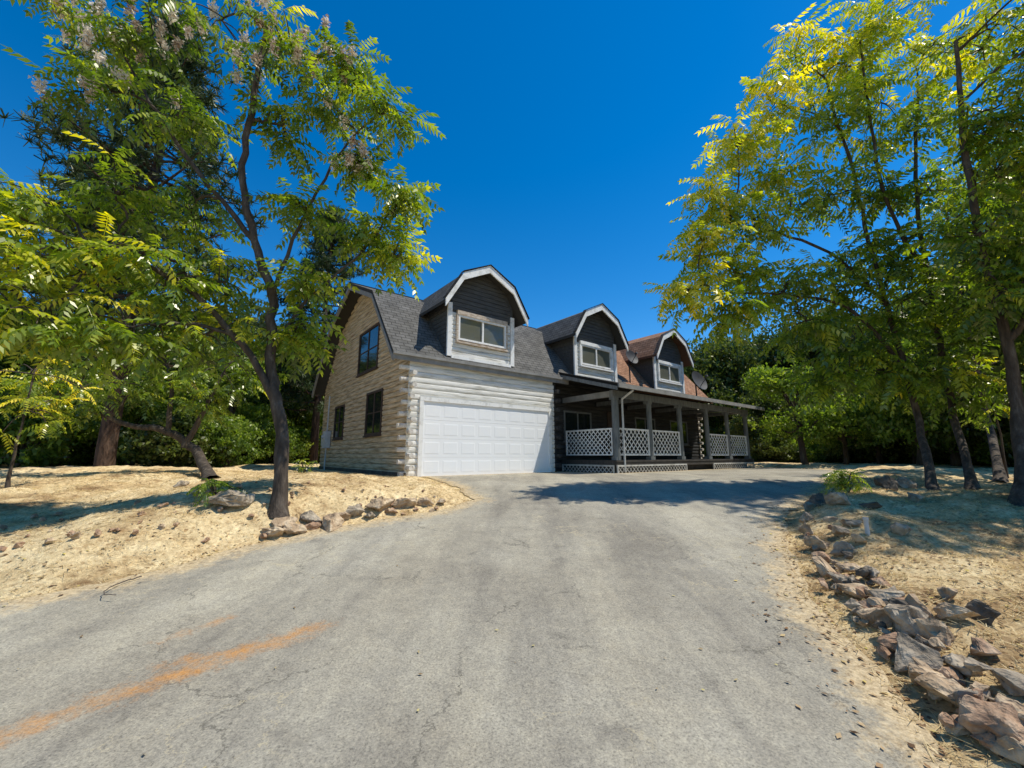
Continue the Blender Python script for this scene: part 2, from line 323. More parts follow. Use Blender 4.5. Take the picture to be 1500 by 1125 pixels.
    x = N(nt, 'ShaderNodeMix', data_type='RGBA'); L(sr.outputs[0], x.inputs[0]); L(col, x.inputs[6]); L(dc.outputs[0], x.inputs[7]); col = x.outputs[2]
    L(col, b.inputs['Base Color']); b.inputs['Roughness'].default_value = .92; b.inputs['Specular IOR Level'].default_value = .1
    bp = N(nt, 'ShaderNodeBump', Strength=.5, Distance=.006); L(fine.outputs[0], bp.inputs['Height']); L(bp.outputs[0], b.inputs['Normal'])
    return m
me.materials.append(asphalt()); o = bpy.data.objects.new('driveway', me); C.objects.link(o); tag(o, 'wide weathered grey asphalt driveway leading up to the garage', 'driveway', kind='structure')

# ---------------------------------------------------------------- house
house = empty('log_house', HC, HA)
tag(house, 'grey and white log house with gambrel roof, three dormers, garage and porch', 'house')
D = 9.2; LEN = 17.0; CH = .165
LO = [(-.11, 3.46), (1.95, 5.9), (4.6, 7.08), (7.25, 5.9), (9.31, 3.46)]
def gable_range(z):
    if z <= 3.3: return (0, D)
    if z < 5.9-.12: a = -.11+(z+.12-3.46)/(5.9-3.46)*(1.95+.11)
    else: a = 1.95+(z+.12-5.9)/(7.08-5.9)*(4.6-1.95)
    a = max(a, 0); return (a, D-a)
def cuts(a0, a1, z, ops):
    iv = [(a0, a1)]
    for (o0, o1, oz0, oz1) in ops:
        if oz0 < z < oz1:
            n = []
            for p, q in iv:
                if o1 <= p or o0 >= q: n.append((p, q)); continue
                if p < o0: n.append((p, o0))
                if q > o1: n.append((o1, q))
            iv = n
    return iv
def logs(bm, fpt, rngf, z0, z1, h, r, ops=(), seg=6):
    z = z0+h/2
    while z < z1:
        a0, a1 = rngf(z)
        for p, q in cuts(a0, a1, z, ops):
            if q-p < .05: continue
            n = max(1, int((q-p)/.6)); jit = [random.uniform(-.004, .004) for _ in range(n+1)]; jz = [random.uniform(-.004, .004) for _ in range(n+1)]
            rows = []
            for i in range(n+1):
                a = p+(q-p)*i/n
                rows.append([bm.verts.new(fpt(a, (r+jit[i])*max(0, math.cos(-math.pi/2+math.pi*k/seg))**.5 if 0 < k < seg else 0, z+jz[i]+h/2*.985*math.sin(-math.pi/2+math.pi*k/seg))) for k in range(seg+1)])
            for i in range(n):
                for k in range(seg): bm.faces.new((rows[i][k], rows[i+1][k], rows[i+1][k+1], rows[i][k+1]))
            bm.faces.new(rows[0]); bm.faces.new(rows[-1][::-1])
        z += h
front = lambda a, o, z: (a, -o, z)
left = lambda a, o, z: (-o, a, z)
bm = bmesh.new(); logs(bm, front, lambda z: (-.02, 5.62), 0, 3.2, CH, .034, [(.33, 5.45, -1, 2.26)]); box(bm, 0, 5.6, .0, .12, -.1, 3.3)
fin('garage_wall', bm, M['log_white'], house, label='white weathered log wall around the garage door')
wl = [(1.85, 3.35, 1.2, 2.72), (5.9, 7.2, 1.2, 2.6), (2.5, 4.55, 3.45, 5.1)]
bm = bmesh.new(); logs(bm, left, gable_range, 0, 6.8, CH, .04, wl)
v = [bm.verts.new((0.01, a, z)) for a, z in ((0, -.2), (D, -.2), (D, 3.38), (7.25, 5.75), (4.6, 6.9), (1.95, 5.75), (0, 3.38))]; bm.faces.new(v)
fin('gable_wall', bm, M['log_shade_tan'], house, label='weathered log gable wall on the left side, its shaded tan put into the colour')
bm = bmesh.new(); box(bm, -.055, .0, -.05, D, -.35, .12); fin('foundation', bm, M['concrete'], house)
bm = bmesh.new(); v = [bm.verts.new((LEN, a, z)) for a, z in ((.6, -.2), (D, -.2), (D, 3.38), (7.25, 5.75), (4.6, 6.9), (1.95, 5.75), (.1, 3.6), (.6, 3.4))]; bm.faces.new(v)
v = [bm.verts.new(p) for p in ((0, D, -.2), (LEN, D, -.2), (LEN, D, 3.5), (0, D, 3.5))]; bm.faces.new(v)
fin('rear_wall', bm, M['log_shade'], house)
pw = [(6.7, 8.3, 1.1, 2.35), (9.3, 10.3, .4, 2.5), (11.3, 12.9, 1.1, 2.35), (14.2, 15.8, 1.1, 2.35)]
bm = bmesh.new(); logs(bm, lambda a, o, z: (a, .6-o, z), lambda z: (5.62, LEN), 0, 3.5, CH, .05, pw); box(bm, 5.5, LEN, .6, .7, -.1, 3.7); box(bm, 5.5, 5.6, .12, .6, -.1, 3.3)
fin('porch_wall', bm, M['log_shade'], house)
def log_ends(s, d, dirs, name='corner_logs'):
    bm = bmesh.new(); k = 0; z = CH/2
    while z < 3.15:
        l = random.uniform(.16, .28)
        if k % 2 == 0: cyl(bm, (s+.1, d+.05, z), (s-l*dirs[0], d+.05+random.uniform(-.02, .02), z), CH*.43, CH*.40, 12, sq=1)
        else: cyl(bm, (s+.05, d+.15, z), (s+.05+random.uniform(-.02, .02), d-l*dirs[1], z), CH*.43, CH*.40, 12, sq=1)
        z += CH; k += 1
    fin(name, bm, M['log_end'], house, label='stacked crossing log ends at the corner')
log_ends(0, 0, (1, 1)); log_ends(LEN, .6, (-1, 1))
bm = bmesh.new(); k = 0; z = CH/2
while z < 3.1:
    if k % 2: cyl(bm, (5.72, .1, z), (5.72, -.2, z), .075, .075, 10, sq=1)
    z += CH; k += 1
box(bm, 5.62, 5.72, -.02, .55, -.1, 3.2)
fin('corner_logs', bm, M['log_shade'], house)
gd0, gd1 = .45, 5.33
bm = bmesh.new()
for r in range(4):
    z0 = r*.5325; box(bm, gd0, gd1, -.045, -.003, z0+.001, z0+.530)
    w = (gd1-gd0)/8
    for c in range(8):
        x0 = gd0+c*w+.06; x1 = gd0+(c+1)*w-.06; za, zb = z0+.09, z0+.44
        A_ = [bm.verts.new(p) for p in ((x0, -.0455, za), (x1, -.0455, za), (x1, -.0455, zb), (x0, -.0455, zb))]; e_ = .03
        B_ = [bm.verts.new(p) for p in ((x0+e_, -.049, za+e_), (x1-e_, -.049, za+e_), (x1-e_, -.049, zb-e_), (x0+e_, -.049, zb-e_))]
        for i in range(4): bm.faces.new((A_[i], A_[(i+1) % 4], B_[(i+1) % 4], B_[i]))
        bm.faces.new(B_)
gdo = fin('garage_door', bm, M['door'], house, label='wide white panelled garage door')
bm = bmesh.new(); box(bm, gd0-.12, gd0-.002, -.08, .0, 0, 2.13); box(bm, gd1+.002, gd1+.12, -.08, .0, 0, 2.13); box(bm, gd0-.12, gd1+.12, -.082, .0, 2.132, 2.25)
fin('door_trim', bm, M['trim'], gdo)
SPLIT = 10.2
bm = bmesh.new(); slab(bm, LO, .12, -.55, SPLIT); roof = fin('roof', bm, M['shingle'], house, label='grey shingle gambrel roof over the garage and first dormers')
bm = bmesh.new(); slab(bm, LO, .12, SPLIT+.002, LEN+.45); fin('roof', bm, M['shingle_rust'], house, label='rust brown section of the roof at the far end')
bm = bmesh.new(); box(bm, -.56, 6.3, -.15, -.112, 3.22, 3.45); box(bm, -.56, 6.3, -.20, -.153, 3.36, 3.44); fin('eave_gutter', bm, M['trim_grey'], house)
bm = bmesh.new(); slab(bm, [(a, z-.125) for a, z in LO], .16, -.57, -.50); fin('rake_board', bm, M['trim_grey'], house)
bm = bmesh.new(); slab(bm, [(4.35, 6.99+.02), (4.6, 7.11), (4.85, 7.01)], .03, -.56, LEN+.4); fin('ridge_cap', bm, M['shingle_dark'], roof)
bm = bmesh.new(); slab(bm, [(-2.62, 2.9), (.35, 3.78)], .1, 6.0, LEN+.35); fin('porch_roof', bm, M['shingle_dark'], house, label='dark low sloping roof over the porch')
bm = bmesh.new(); box(bm, 6.0, LEN+.35, -2.68, -2.625, 2.76, 2.9); fin('porch_gutter', bm, M['trim_grey'], house)
bm = bmesh.new(); slab(bm, [(-2.62, 2.80), (.35, 3.68)], .13, 5.96, 6.0); fin('porch_rake_board', bm, M['post'], house)
bm = bmesh.new(); box(bm, 6.5, LEN, -2.03, -1.87, 2.58, 2.8); fin('porch_beam', bm, M['post'], house)
bm = bmesh.new(); box(bm, 6.6, 6.74, -1.86, .5, 2.60, 2.8); fin('porch_beam', bm, M['trim_grey'], house)
bm = bmesh.new()
for s in (8.65, 10.74, 12.9, 14.8, 16.7): box(bm, s-.05, s+.05, -1.86, .5, 2.62, 2.78)
fin('porch_joist', bm, M['post'], house)
DZ = .43
bm = bmesh.new(); box(bm, 6.45, LEN, -2.1, .5, DZ-.06, DZ)
box(bm, 6.45, LEN, -2.08, -2.04, DZ-.2, DZ-.062); box(bm, 6.45, 6.49, -2.03, .5, DZ-.2, DZ-.062)
fin('porch_deck', bm, M['deck'], house)
posts = [6.67, 8.65, 10.74, 12.9, 14.8, 16.75]
for s in posts:
    bm = bmesh.new(); r_ = .12 if s < 7 else .095; cyl(bm, (s, -1.95, DZ+.001), (s, -1.95, 2.58), r_, r_, 12)
    box(bm, s-.13, s+.13, -2.035, -1.82, 2.48, 2.578); box(bm, s-.13, s+.13, -2.035, -1.82, DZ+.001, DZ+.12)
    fin('porch_post', bm, M['post'], house)
def lattice(name, w, h, fpt, sp=.19, bw=.032, mt='trim'):
    bm = bmesh.new()
    for sg, off in ((1, .0), (-1, .014)):
        c = -h+sp*.4 if sg > 0 else sp*.4
        while c < w+(0 if sg > 0 else h):
            z0, z1 = 0, h; xa, xb = c+sg*z0, c+sg*z1
            if sg > 0:
                if xa < 0: z0 = -c; xa = 0
                if xb > w: z1 = w-c; xb = w
            else:
                if xa > w: z0 = c-w; xa = w
                if xb < 0: z1 = c; xb = 0
            if z1-z0 > .03:
                hw = bw*.7
                a = [(xa-hw, z0), (xa+hw, z0), (xb+hw, z1), (xb-hw, z1)]
                v = [bm.verts.new(fpt(min(max(x, 0), w), off, z)) for x, z in a]+[bm.verts.new(fpt(min(max(x, 0), w), off+.01, z)) for x, z in a]
                for f in ((0, 1, 2, 3), (7, 6, 5, 4), (0, 4, 5, 1), (1, 5, 6, 2), (2, 6, 7, 3), (3, 7, 4, 0)): bm.faces.new([v[i] for i in f])
            c += sp
    for (x0, x1, z0, z1) in ((0, w, -.04, 0), (0, w, h, h+.05), (0, .04, 0, h), (w-.04, w, 0, h)):
        ps = [fpt(x, o_, z) for x in (x0, x1) for o_ in (-.012, .036) for z in (z0, z1)]
        lo = [min(p[i] for p in ps) for i in range(3)]; hi = [max(p[i] for p in ps) for i in range(3)]
        box(bm, lo[0], hi[0], lo[1], hi[1], lo[2], hi[2])
    return fin(name, bm, M[mt], house)
lattice('lattice_railing', 2.2, .84, lambda a, o, z: (6.67-o, .4-a, DZ+.2+z))
for a, b in ((0, 1), (1, 2), (3, 4), (4, 5)):
    s0, s1 = posts[a]+.11, posts[b]-.11
    lattice('lattice_railing', s1-s0, .84, lambda x, o, z: (s0+x, -1.95-o, DZ+.2+z), .23)
M['skirt'] = pmat('grey lattice paint', [(.3, (.35, .33, .29)), (.6, (.58, .56, .52))], 5, bump=.1)  # greyer and darker than the railing trim
lattice('lattice_skirt', 2.4, .22, lambda a, o, z: (6.44-o, .4-a, .0+z), .17, .024, 'skirt')
lattice('lattice_skirt', 4.3, .22, lambda x, o, z: (6.45+x, -2.1-o, .0+z), .19, .024, 'skirt')
lattice('lattice_skirt', 4.0, .22, lambda x, o, z: (12.9+x, -2.1-o, .0+z), .19, .024, 'skirt')
bm = bmesh.new(); box(bm, 6.6, LEN-.1, -1.8, .4, -.05, DZ-.21); fin('porch_base', bm, M['deck'], house)
bm = bmesh.new(); cyl(bm, (6.85, -2.6, 2.75), (6.85, -2.12, 2.5), .035); cyl(bm, (6.85, -2.12, 2.5), (6.85, -2.12, .05), .035); fin('downspout', bm, M['pipe'], house)
def window(parent, fpt, a0, a1, z0, z1, fm, gm, mull=1, trans=0, off=0.0, pre='window', fw=.07, rise=.07):
    def bx(bm, x0, x1, o0, o1, y0, y1):
        ps = [fpt(x, o_, z) for x in (x0, x1) for o_ in (o0+off, o1+off) for z in (y0, y1)]
        lo = [min(p[i] for p in ps) for i in range(3)]; hi = [max(p[i] for p in ps) for i in range(3)]; box(bm, lo[0], hi[0], lo[1], hi[1], lo[2], hi[2])
    bm = bmesh.new(); bx(bm, a0, a1, .0, rise, z1-fw, z1); bx(bm, a0, a1, 0, rise, z0, z0+fw); bx(bm, a0, a0+fw, 0, rise-.002, z0+fw, z1-fw); bx(bm, a1-fw, a1, 0, rise-.002, z0+fw, z1-fw)
    w = a1-a0
    for k in range(mull):
        c = a0+w*(k+1)/(mull+1); bx(bm, c-.03, c+.03, .025, rise-.015, z0+fw, z1-fw)
    if trans:
        for k in range(mull+1):
            c0 = a0+fw+(w-2*fw)*k/(mull+1); c1 = a0+fw+(w-2*fw)*(k+1)/(mull+1); zm = (z0+z1)/2; bx(bm, c0+.03, c1-.03, .03, rise-.02, zm-.018, zm+.018)
    fr = fin('window' if parent is house else pre+'_frame', bm, fm, parent)
    bm = bmesh.new(); bx(bm, a0+fw*.5, a1-fw*.5, .022, .034, z0+fw*.5, z1-fw*.5); fin('window_pane', bm, gm, fr if parent is house else parent)
    if parent is house:
        bm = bmesh.new(); bx(bm, a0-.05, a1+.05, .0, rise+.03, z0-.05, z0-.002); fin('window_sill', bm, fm, fr)
    return fr
for (a0, a1, z0, z1) in wl: window(house, left, a0, a1, z0+.04, z1-.02, M['dark'], M['glass'], 1, 1)
pf = lambda a, o, z: (a, .6-o, z)
for k, (a0, a1, z0, z1) in enumerate(pw):
    if k == 1:
        bm = bmesh.new(); box(bm, a0+.05, a1-.05, .53, .58, DZ+.002, 2.45)
        for zz in (.6, 1.3, 1.9): box(bm, a0+.2, a1-.2, .515, .529, zz+.05, zz+.45)
        dr = fin('front_door', bm, M['dark'], house)
        bm = bmesh.new(); cyl(bm, (a1-.15, .53, 1.45), (a1-.15, .46, 1.45), .03); fin('door_handle', bm, M['metal'], dr)
    else: window(house, pf, a0, a1, z0+.04, z1-.02, M['post'], M['glass'], 1, 0)
bm = bmesh.new(); box(bm, -.28, -.06, 7.6, 8.0, .9, 1.6); box(bm, -.24, -.06, 8.1, 8.35, 1.0, 1.45); cyl(bm, (-.16, 7.8, 1.6), (-.16, 7.8, 3.1), .03); cyl(bm, (-.16, 7.8, .9), (-.16, 7.8, -.1), .03); cyl(bm, (-.28, 7.8, 1.35), (-.36, 7.8, 1.35), .09)
fin('meter_box', bm, M['metal'], house)

def dormer(c, rmat, lab, cap_mat):
    fy = 0.0
    prof = [(c-1.6, 5.2), (c-.98, 6.2), (c, 6.7), (c+.98, 6.2), (c+1.6, 5.2)]
    zt = lambda x: 5.2+(min(abs(x-c), 1.6)-1.6)/(-.62)*1.0 if abs(x-c) > .98 else 6.2+(.98-abs(x-c))/.98*.5
    bm = bmesh.new(); hw = 1.28
    ring = [(c-hw, 3.6), (c+hw, 3.6), (c+hw, zt(c+hw)-.1), (c+.98, 6.1), (c, 6.6), (c-.98, 6.1), (c-hw, zt(c-hw)-.1)]
    A = [bm.verts.new((x, fy, z)) for x, z in ring]; B = [bm.verts.new((x, 2.2, z)) for x, z in ring]
    bm.faces.new(A)
    for i in range(len(ring)): bm.faces.new((A[i], B[i], B[(i+1) % 7], A[(i+1) % 7]))
    z = 3.75
    while z < 5.55:
        for sg in (-1, 1): box(bm, min(c+sg*hw, c+sg*(hw+.02)), max(c+sg*hw, c+sg*(hw+.02)), .03, 1.7, z, z+.13)
        z += .145
    z = 5.1
    while z < 6.45:
        h2 = hw-.12 if z < 5.5 else (max(.05, .98*(6.58-z)/.5) if z > 6.02 else hw-.12-(z-5.5)*.55)
        box(bm, c-h2, c+h2, fy-.03, fy-.002, z, z+.125); z += .14
    d = fin('dormer', bm, M['siding'], house, label=lab)
    bm = bmesh.new(); logs(bm, lambda a, o, z: (a, fy-.004-o, z), lambda z: (c-hw+.14, c+hw-.14), 3.62, 5.08, .14, .03, [(c-.98, c+.98, 4.06, 5.3)], 4); fin('dormer_siding', bm, M['log_white'], d)
    bm = bmesh.new(); box(bm, c-hw-.02, c-hw+.13, fy-.07, fy-.003, 3.58, 5.3); box(bm, c+hw-.13, c+hw+.02, fy-.07, fy-.003, 3.58, 5.3); box(bm, c-hw+.13, c+hw-.13, fy-.08, fy-.003, 3.52, 3.62); fin('corner_board', bm, M['trim'], d)
    bm = bmesh.new(); slab(bm, prof, .1, -.42, 3.75, 'y'); fin('dormer_roof', bm, rmat, d)
    bm = bmesh.new(); slab(bm, [(x, z+.02) for x, z in prof], .25, -.47, -.423, 'y'); fin('dormer_rake_trim', bm, M['trim'], d)
    bm = bmesh.new(); slab(bm, [(x+(.04 if x > c else -.04 if x < c else 0), z+.055) for x, z in prof], .03, -.5, -.35, 'y'); fin('drip_edge', bm, cap_mat, d)
    fpt = lambda a, o, z: (a, fy-o, z)
    window(d, fpt, c-.93, c+.93, 4.14, 4.95, M['trim'], M['glass_reflection'], 1, 0, fw=.06, rise=.09)
    bm = bmesh.new(); box(bm, c-.98, c+.98, -.11, -.004, 4.952, 5.09); box(bm, c-1.0, c-.935, -.1, -.004, 4.1, 4.951); box(bm, c+.935, c+1.0, -.1, -.004, 4.1, 4.951); box(bm, c-1.0, c+1.0, -.12, -.004, 4.04, 4.098)
    fin('window_trim', bm, M['wood'] if c < 3 else M['trim'], d)
dormer(2.45, M['shingle'], 'dormer with weathered wood window trim above the garage', M['shingle_dark'])
dormer(8.05, M['shingle'], 'middle dormer with white trim and grey roof', M['shingle_dark'])
dormer(13.45, M['shingle_rust'], 'far dormer with rusty brown roof', M['dark'])

def dish(s, d, zr, zc, r, lab):
    t = empty('satellite_dish', H(s, d, zr), HA); tag(t, lab, 'satellite dish')
    bm = bmesh.new(); h = zc-zr; n = 20; rings = []
    ax = Vector((-.1, -.9, .35)).normalized(); tt = ax.orthogonal().normalized(); bb = ax.cross(tt); c = Vector((0, -.1, h))
    for j in range(5):
        q = j/4; rings.append([bm.verts.new(c+(tt*math.cos(k*math.tau/n)+bb*math.sin(k*math.tau/n))*r*max(q, .02)+ax*(.22*r*q*q)) for k in range(n)])
    for j in range(4):
        for k in range(n): bm.faces.new((rings[j][k], rings[j][(k+1) % n], rings[j+1][(k+1) % n], rings[j+1][k]))
    fin('dish', bm, M['dish'], t, True)
    bm = bmesh.new(); cyl(bm, (0, 0, -.05), (0, 0, h), .03); fin('mast', bm, M['dish'], t)
    bm = bmesh.new(); e = c+ax*r*1.1; cyl(bm, c-Vector((0, 0, r*.8)), e, .015); cyl(bm, e, e-ax*.1, .05); fin('receiver_arm', bm, M['dish'], t)
dish(12.35, -1.9, 3.1, 3.75, .46, 'dark round satellite dish standing on the porch roof edge')
dish(10.6, .2, 3.74, 4.95, .36, 'small satellite dish beside the middle dormer above the porch roof')

# ---------------------------------------------------------------- vegetation
class Acc:
    def __init__(s): s.V = []; s.Q = []; s.n = 0; s.A = []
    def add(s, v, q, a=None):
        s.V.append(np.asarray(v, float)); s.Q.append(np.asarray(q)+s.n); s.n += len(v)
        if a is not None: s.A.append(np.full(len(v), a) if np.isscalar(a) else a)
    def build(s, name, mat, parent, off=(0, 0, 0), smooth=False):
        return npmesh(name, np.vstack(s.V)-np.array(off), np.vstack(s.Q), mat, parent, {'rnd': np.concatenate(s.A)} if s.A else None, smooth)
def tube(acc, pts, radii, n=8):
    pts = np.array([tuple(p) for p in pts], float); m = len(pts); t = np.gradient(pts, axis=0); t /= np.linalg.norm(t, axis=1)[:, None]+1e-9
    ref = np.array([1., 0, 0]) if abs(t[0][0]) < .8 else np.array([0, 1., 0])
    a = np.cross(t, ref); a /= np.linalg.norm(a, axis=1)[:, None]+1e-9; b = np.cross(t, a)
    th = np.arange(n)*math.tau/n
    V = pts[:, None, :]+(np.cos(th)[None, :, None]*a[:, None, :]+np.sin(th)[None, :, None]*b[:, None, :])*np.asarray(radii)[:, None, None]
    i = np.arange(m-1)[:, None]*n; k = np.arange(n)[None, :]; k2 = (k+1) % n
    Q = np.stack([i+k, i+k2, i+n+k2, i+n+k], -1).reshape(-1, 4); acc.add(V.reshape(-1, 3), Q)
def smooth_poly(pts, k=4, jit=.0):
    pts = [Vector(p) for p in pts]; out = []
    for i in range(len(pts)-1):
        p0 = pts[max(i-1, 0)]; p1 = pts[i]; p2 = pts[i+1]; p3 = pts[min(i+2, len(pts)-1)]
        for j in range(k):
            t = j/k; q = .5*((2*p1)+(p2-p0)*t+(2*p0-5*p1+4*p2-p3)*t*t+(3*p1-p0-3*p2+p3)*t**3)
            out.append(q+Vector([random.gauss(0, jit) for _ in range(3)]))
    out.append(pts[-1]); return out
def frond_template(seed, npair=7):
    r = random.Random(seed); V = []; Qd = []
    def rp(t): return np.array([t*(1-.12*t), 0, .10*t-.45*t*t])
    def leaflet(t, sg, ln):
        b = rp(t); dr = np.array([.4+r.uniform(-.1, .1), sg*(.8), -.65+r.uniform(-.35, .25)]); dr /= np.linalg.norm(dr)
        if sg == 0: dr = np.array([.8, r.uniform(-.2, .2), -.6]); dr /= np.linalg.norm(dr)
        w = np.cross(dr, [0, 0, 1]); w /= np.linalg.norm(w); w = w*.044+np.array([0, 0, r.uniform(-.025, .03)])
        n = len(V); V.extend([b, b+dr*ln*.36+w, b+dr*ln+np.array([0, 0, -.02]), b+dr*ln*.36-w]); Qd.append((n, n+1, n+2, n+3))
    for i in range(npair):
        t = .16+.82*i/(npair-1); ln = .255*(1-.35*abs(t-.5)*1.3)*r.uniform(.85, 1.1)
        for sg in (-1, 1):
            if r.random() < .95: leaflet(t, sg, ln)
    leaflet(1.0, 0, .19)
    for a, b in ((0, .35), (.35, .7), (.7, 1)):
        n = len(V); p, q = rp(a), rp(b); V.extend([p+[0, .006, 0], q+[0, .004, 0], q-[0, .004, 0], p-[0, .006, 0]]); Qd.append((n, n+1, n+2, n+3))
    return np.array(V), np.array(Qd)
FT = [frond_template(i) for i in range(6)]
def fronds_at(acc, p, nf, size, yel, spread=1.0):
    a0 = random.uniform(0, math.tau)
    for i in range(nf):
        az = a0+i*2.4+random.uniform(-.3, .3); el = random.uniform(-.7, .6)*spread; roll = random.gauss(0, .3); sc = size*random.uniform(.75, 1.15)
        R = np.array((Matrix.Rotation(az, 3, 'Z') @ Matrix.Rotation(-el, 3, 'Y') @ Matrix.Rotation(roll, 3, 'X')))
        v, q = random.choice(FT); rn = np.clip(yel+random.gauss(0, .15)+np.repeat(rng.normal(0, .07, len(v)//4), 4), 0, 1)
        acc.add(v@R.T*sc+np.array(p), q, rn)
def frond_tree(name, label, cat, basep, polys, blobs, tips=12, nf=8, fs=.62, mat='leaf', group=None, twig=1.0):
    root = empty(name, basep); tag(root, label, cat, group)
    W = Acc(); L = Acc(); S = Acc(); nodes = []
    for pts, r0, r1 in polys:
        sp = smooth_poly(pts, 5, .014); n = len(sp); rr = [(r0+(r1-r0)*(i/(n-1))**.8)*random.uniform(.93, 1.07) for i in range(n)]
        if pts[0] is polys[0][0][0]: rr[0] *= 1.5; rr[1] *= 1.15
        tube(W, sp, rr, 10)
        for i, p in enumerate(sp):
            if i > n*.3 or pts is not polys[0][0]: nodes.append((p, rr[i]))
    for (c, rad, yel, sf) in blobs:
        c = Vector(c)
        nd, nr = min(nodes, key=lambda q: (q[0]-c).length+max(0, q[0].z-c.z)*.8)
        mid = nd.lerp(c, .5)+Vector((random.gauss(0, .15), random.gauss(0, .15), random.uniform(.0, .35)))*min(1, rad)
        lp = smooth_poly([nd, mid, c], 5, .02); rr = np.linspace(max(.02, min(nr*.65, .05)), .014, len(lp)); tube(W, lp, rr, 6)
        loc = [(p, r) for p, r in zip(lp[3:], rr[3:])]
        for _ in range(tips):
            while True:
                u = Vector([random.uniform(-1, 1) for _ in range(3)])
                if .35 < u.length < 1.1: break
            tp = c+Vector((u.x*rad, u.y*rad, u.z*rad*.85))
            q, qr = min(loc, key=lambda e: (e[0]-tp).length); m2 = q.lerp(tp, .55)+Vector((0, 0, .12*rad))
            tube(W, smooth_poly([q, m2, tp], 3), np.linspace(.014, .006, 7)*twig, 4)
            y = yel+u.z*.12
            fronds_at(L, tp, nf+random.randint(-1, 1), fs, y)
            if sf and random.random() < sf:
                for _k in range(2):
                    cc = np.array(tp)+rng.normal(0, .17, 3)+[0, -.15, -.02]; m = 75
                    ce = cc+rng.normal(0, 1, (m, 3))*[.034, .034, .065]; a = rng.normal(0, 1, (m, 3)); a /= np.linalg.norm(a, axis=1)[:, None]; b = np.cross(a, rng.normal(0, 1, (m, 3))); b /= np.linalg.norm(b, axis=1)[:, None]
                    a *= .036; b *= .018; V = np.stack([ce-a, ce+b, ce+a, ce-b], 1).reshape(-1, 3); S.add(V, np.arange(m*4).reshape(-1, 4), np.repeat(np.clip(rng.random(m)*.6+random.random()*.5, 0, 1), 4))
    W.build('trunk', M['bark'], root, basep, True); L.build('crown', M[mat], root, basep)
    if S.n: S.build('seed_clusters', M['seed'], root, basep)
    return root
def bl(px, py, rp, Y, yel=.35, sf=0): return (P(px, py, Y), rp/600*Y*1.02, yel, sf)

b0 = G(408, 748)
polys = [([b0-Vector((0, 0, .1)), P(413, 650, 6.1), P(404, 585, 6.15), P(396, 520, 6.2), P(398, 430, 6.2), P(372, 350, 6.15), P(356, 245, 6.1), P(372, 140, 6.1), P(392, 40, 6.1)], .105, .04),
         ([P(404, 590, 6.15), P(365, 520, 6.0), P(300, 445, 5.8), P(225, 395, 5.6), P(140, 372, 5.5)], .065, .02),
         ([P(398, 430, 6.2), P(440, 330, 6.3), P(500, 220, 6.4), P(555, 170, 6.4)], .036, .012),
         ([P(396, 520, 6.2), P(450, 440, 6.4), P(530, 370, 6.5)], .04, .014),
         ([P(372, 350, 6.15), P(290, 250, 6.0), P(220, 150, 6.0), P(180, 80, 6)], .045, .016)]
bb = [bl(325, 30, 76, 6.2, .42, .9), bl(440, 85, 60, 6.2, .42, .9), bl(225, 50, 70, 6, .38, .9), bl(140, 45, 56, 6, .36, .9), bl(485, 150, 42, 6.4, .44, .4), bl(575, 160, 34, 6.4, .46), bl(145, 140, 46, 5.8, .38, .5),
      bl(265, 165, 52, 6, .4, .2), bl(415, 185, 30, 6.3, .42), bl(530, 235, 24, 6.5, .46, .4), bl(590, 285, 18, 6.4, .46), bl(60, 295, 58, 5.4, .54), bl(170, 285, 58, 5.6, .46), bl(280, 310, 44, 6.3, .44), bl(440, 305, 26, 6.3, .44),
      bl(535, 340, 28, 6.5, .48), bl(582, 375, 26, 6.5, .52), bl(30, 375, 64, 5, .6), bl(140, 380, 60, 5.3, .54), bl(245, 405, 50, 5.6, .5), bl(335, 415, 38, 6.2, .48), bl(445, 420, 32, 6.4, .46),
      bl(60, 460, 54, 5, .58), bl(185, 478, 50, 5.4, .52), bl(295, 490, 42, 5.9, .48), bl(435, 485, 26, 6.4, .44), bl(-40, 300, 80, 5, .5), bl(-30, 430, 80, 4.9, .52), bl(510, 90, 28, 6.4, .44, .5)]
frond_tree('tree_of_heaven', 'tall slender tree with drooping feathery leaves and pale seed clusters left of the garage', 'tree', b0, polys, bb, 9, 6, .58)
b1 = G(1368, 718); K = 1.16
polys = [([b1-Vector((0, 0, .1)), P(1345, 620, 9.0), P(1325, 540, 9.1), P(1300, 450, 9.3), P(1268, 330, 9.3), P(1240, 220, 9.3), P(1205, 110, 9.3)], .085, .025),
         ([P(1300, 450, 9.3), P(1230, 380, 9.2), P(1140, 340, 9.0), P(1070, 330, 8.8)], .05, .015),
         ([P(1325, 540, 9.1), P(1240, 450, 9.1), P(1120, 430, 8.8), P(1040, 430, 8.6)], .05, .012)]
bb = [bl(1165, 80, 45, 8*K, .74), bl(1130, 150, 46, 7.8*K, .82), bl(1200, 180, 58, 8*K, .64), bl(1080, 215, 40, 7.6*K, .78), bl(1145, 255, 48, 7.8*K, .68), bl(1045, 290, 38, 7.5*K, .76), bl(1110, 325, 47, 7.6*K, .56), bl(1210, 290, 56, 8*K, .54),
      bl(1030, 355, 32, 7.4*K, .74), bl(1010, 425, 32, 7.3*K, .76), bl(1080, 400, 42, 7.5*K, .62), bl(1150, 415, 44, 7.6*K, .48), bl(1060, 455, 30, 7.3*K, .58), bl(1225, 400, 50, 7.9*K, .46), bl(1180, 470, 38, 7.8*K, .44), bl(1255, 475, 48, 8.1*K, .4), bl(1225, 545, 34, 9.2, .4), bl(1290, 550, 42, 9.2, .38), bl(1240, 100, 48, 9.3, .7), bl(1275, 370, 45, 9.5, .42)]
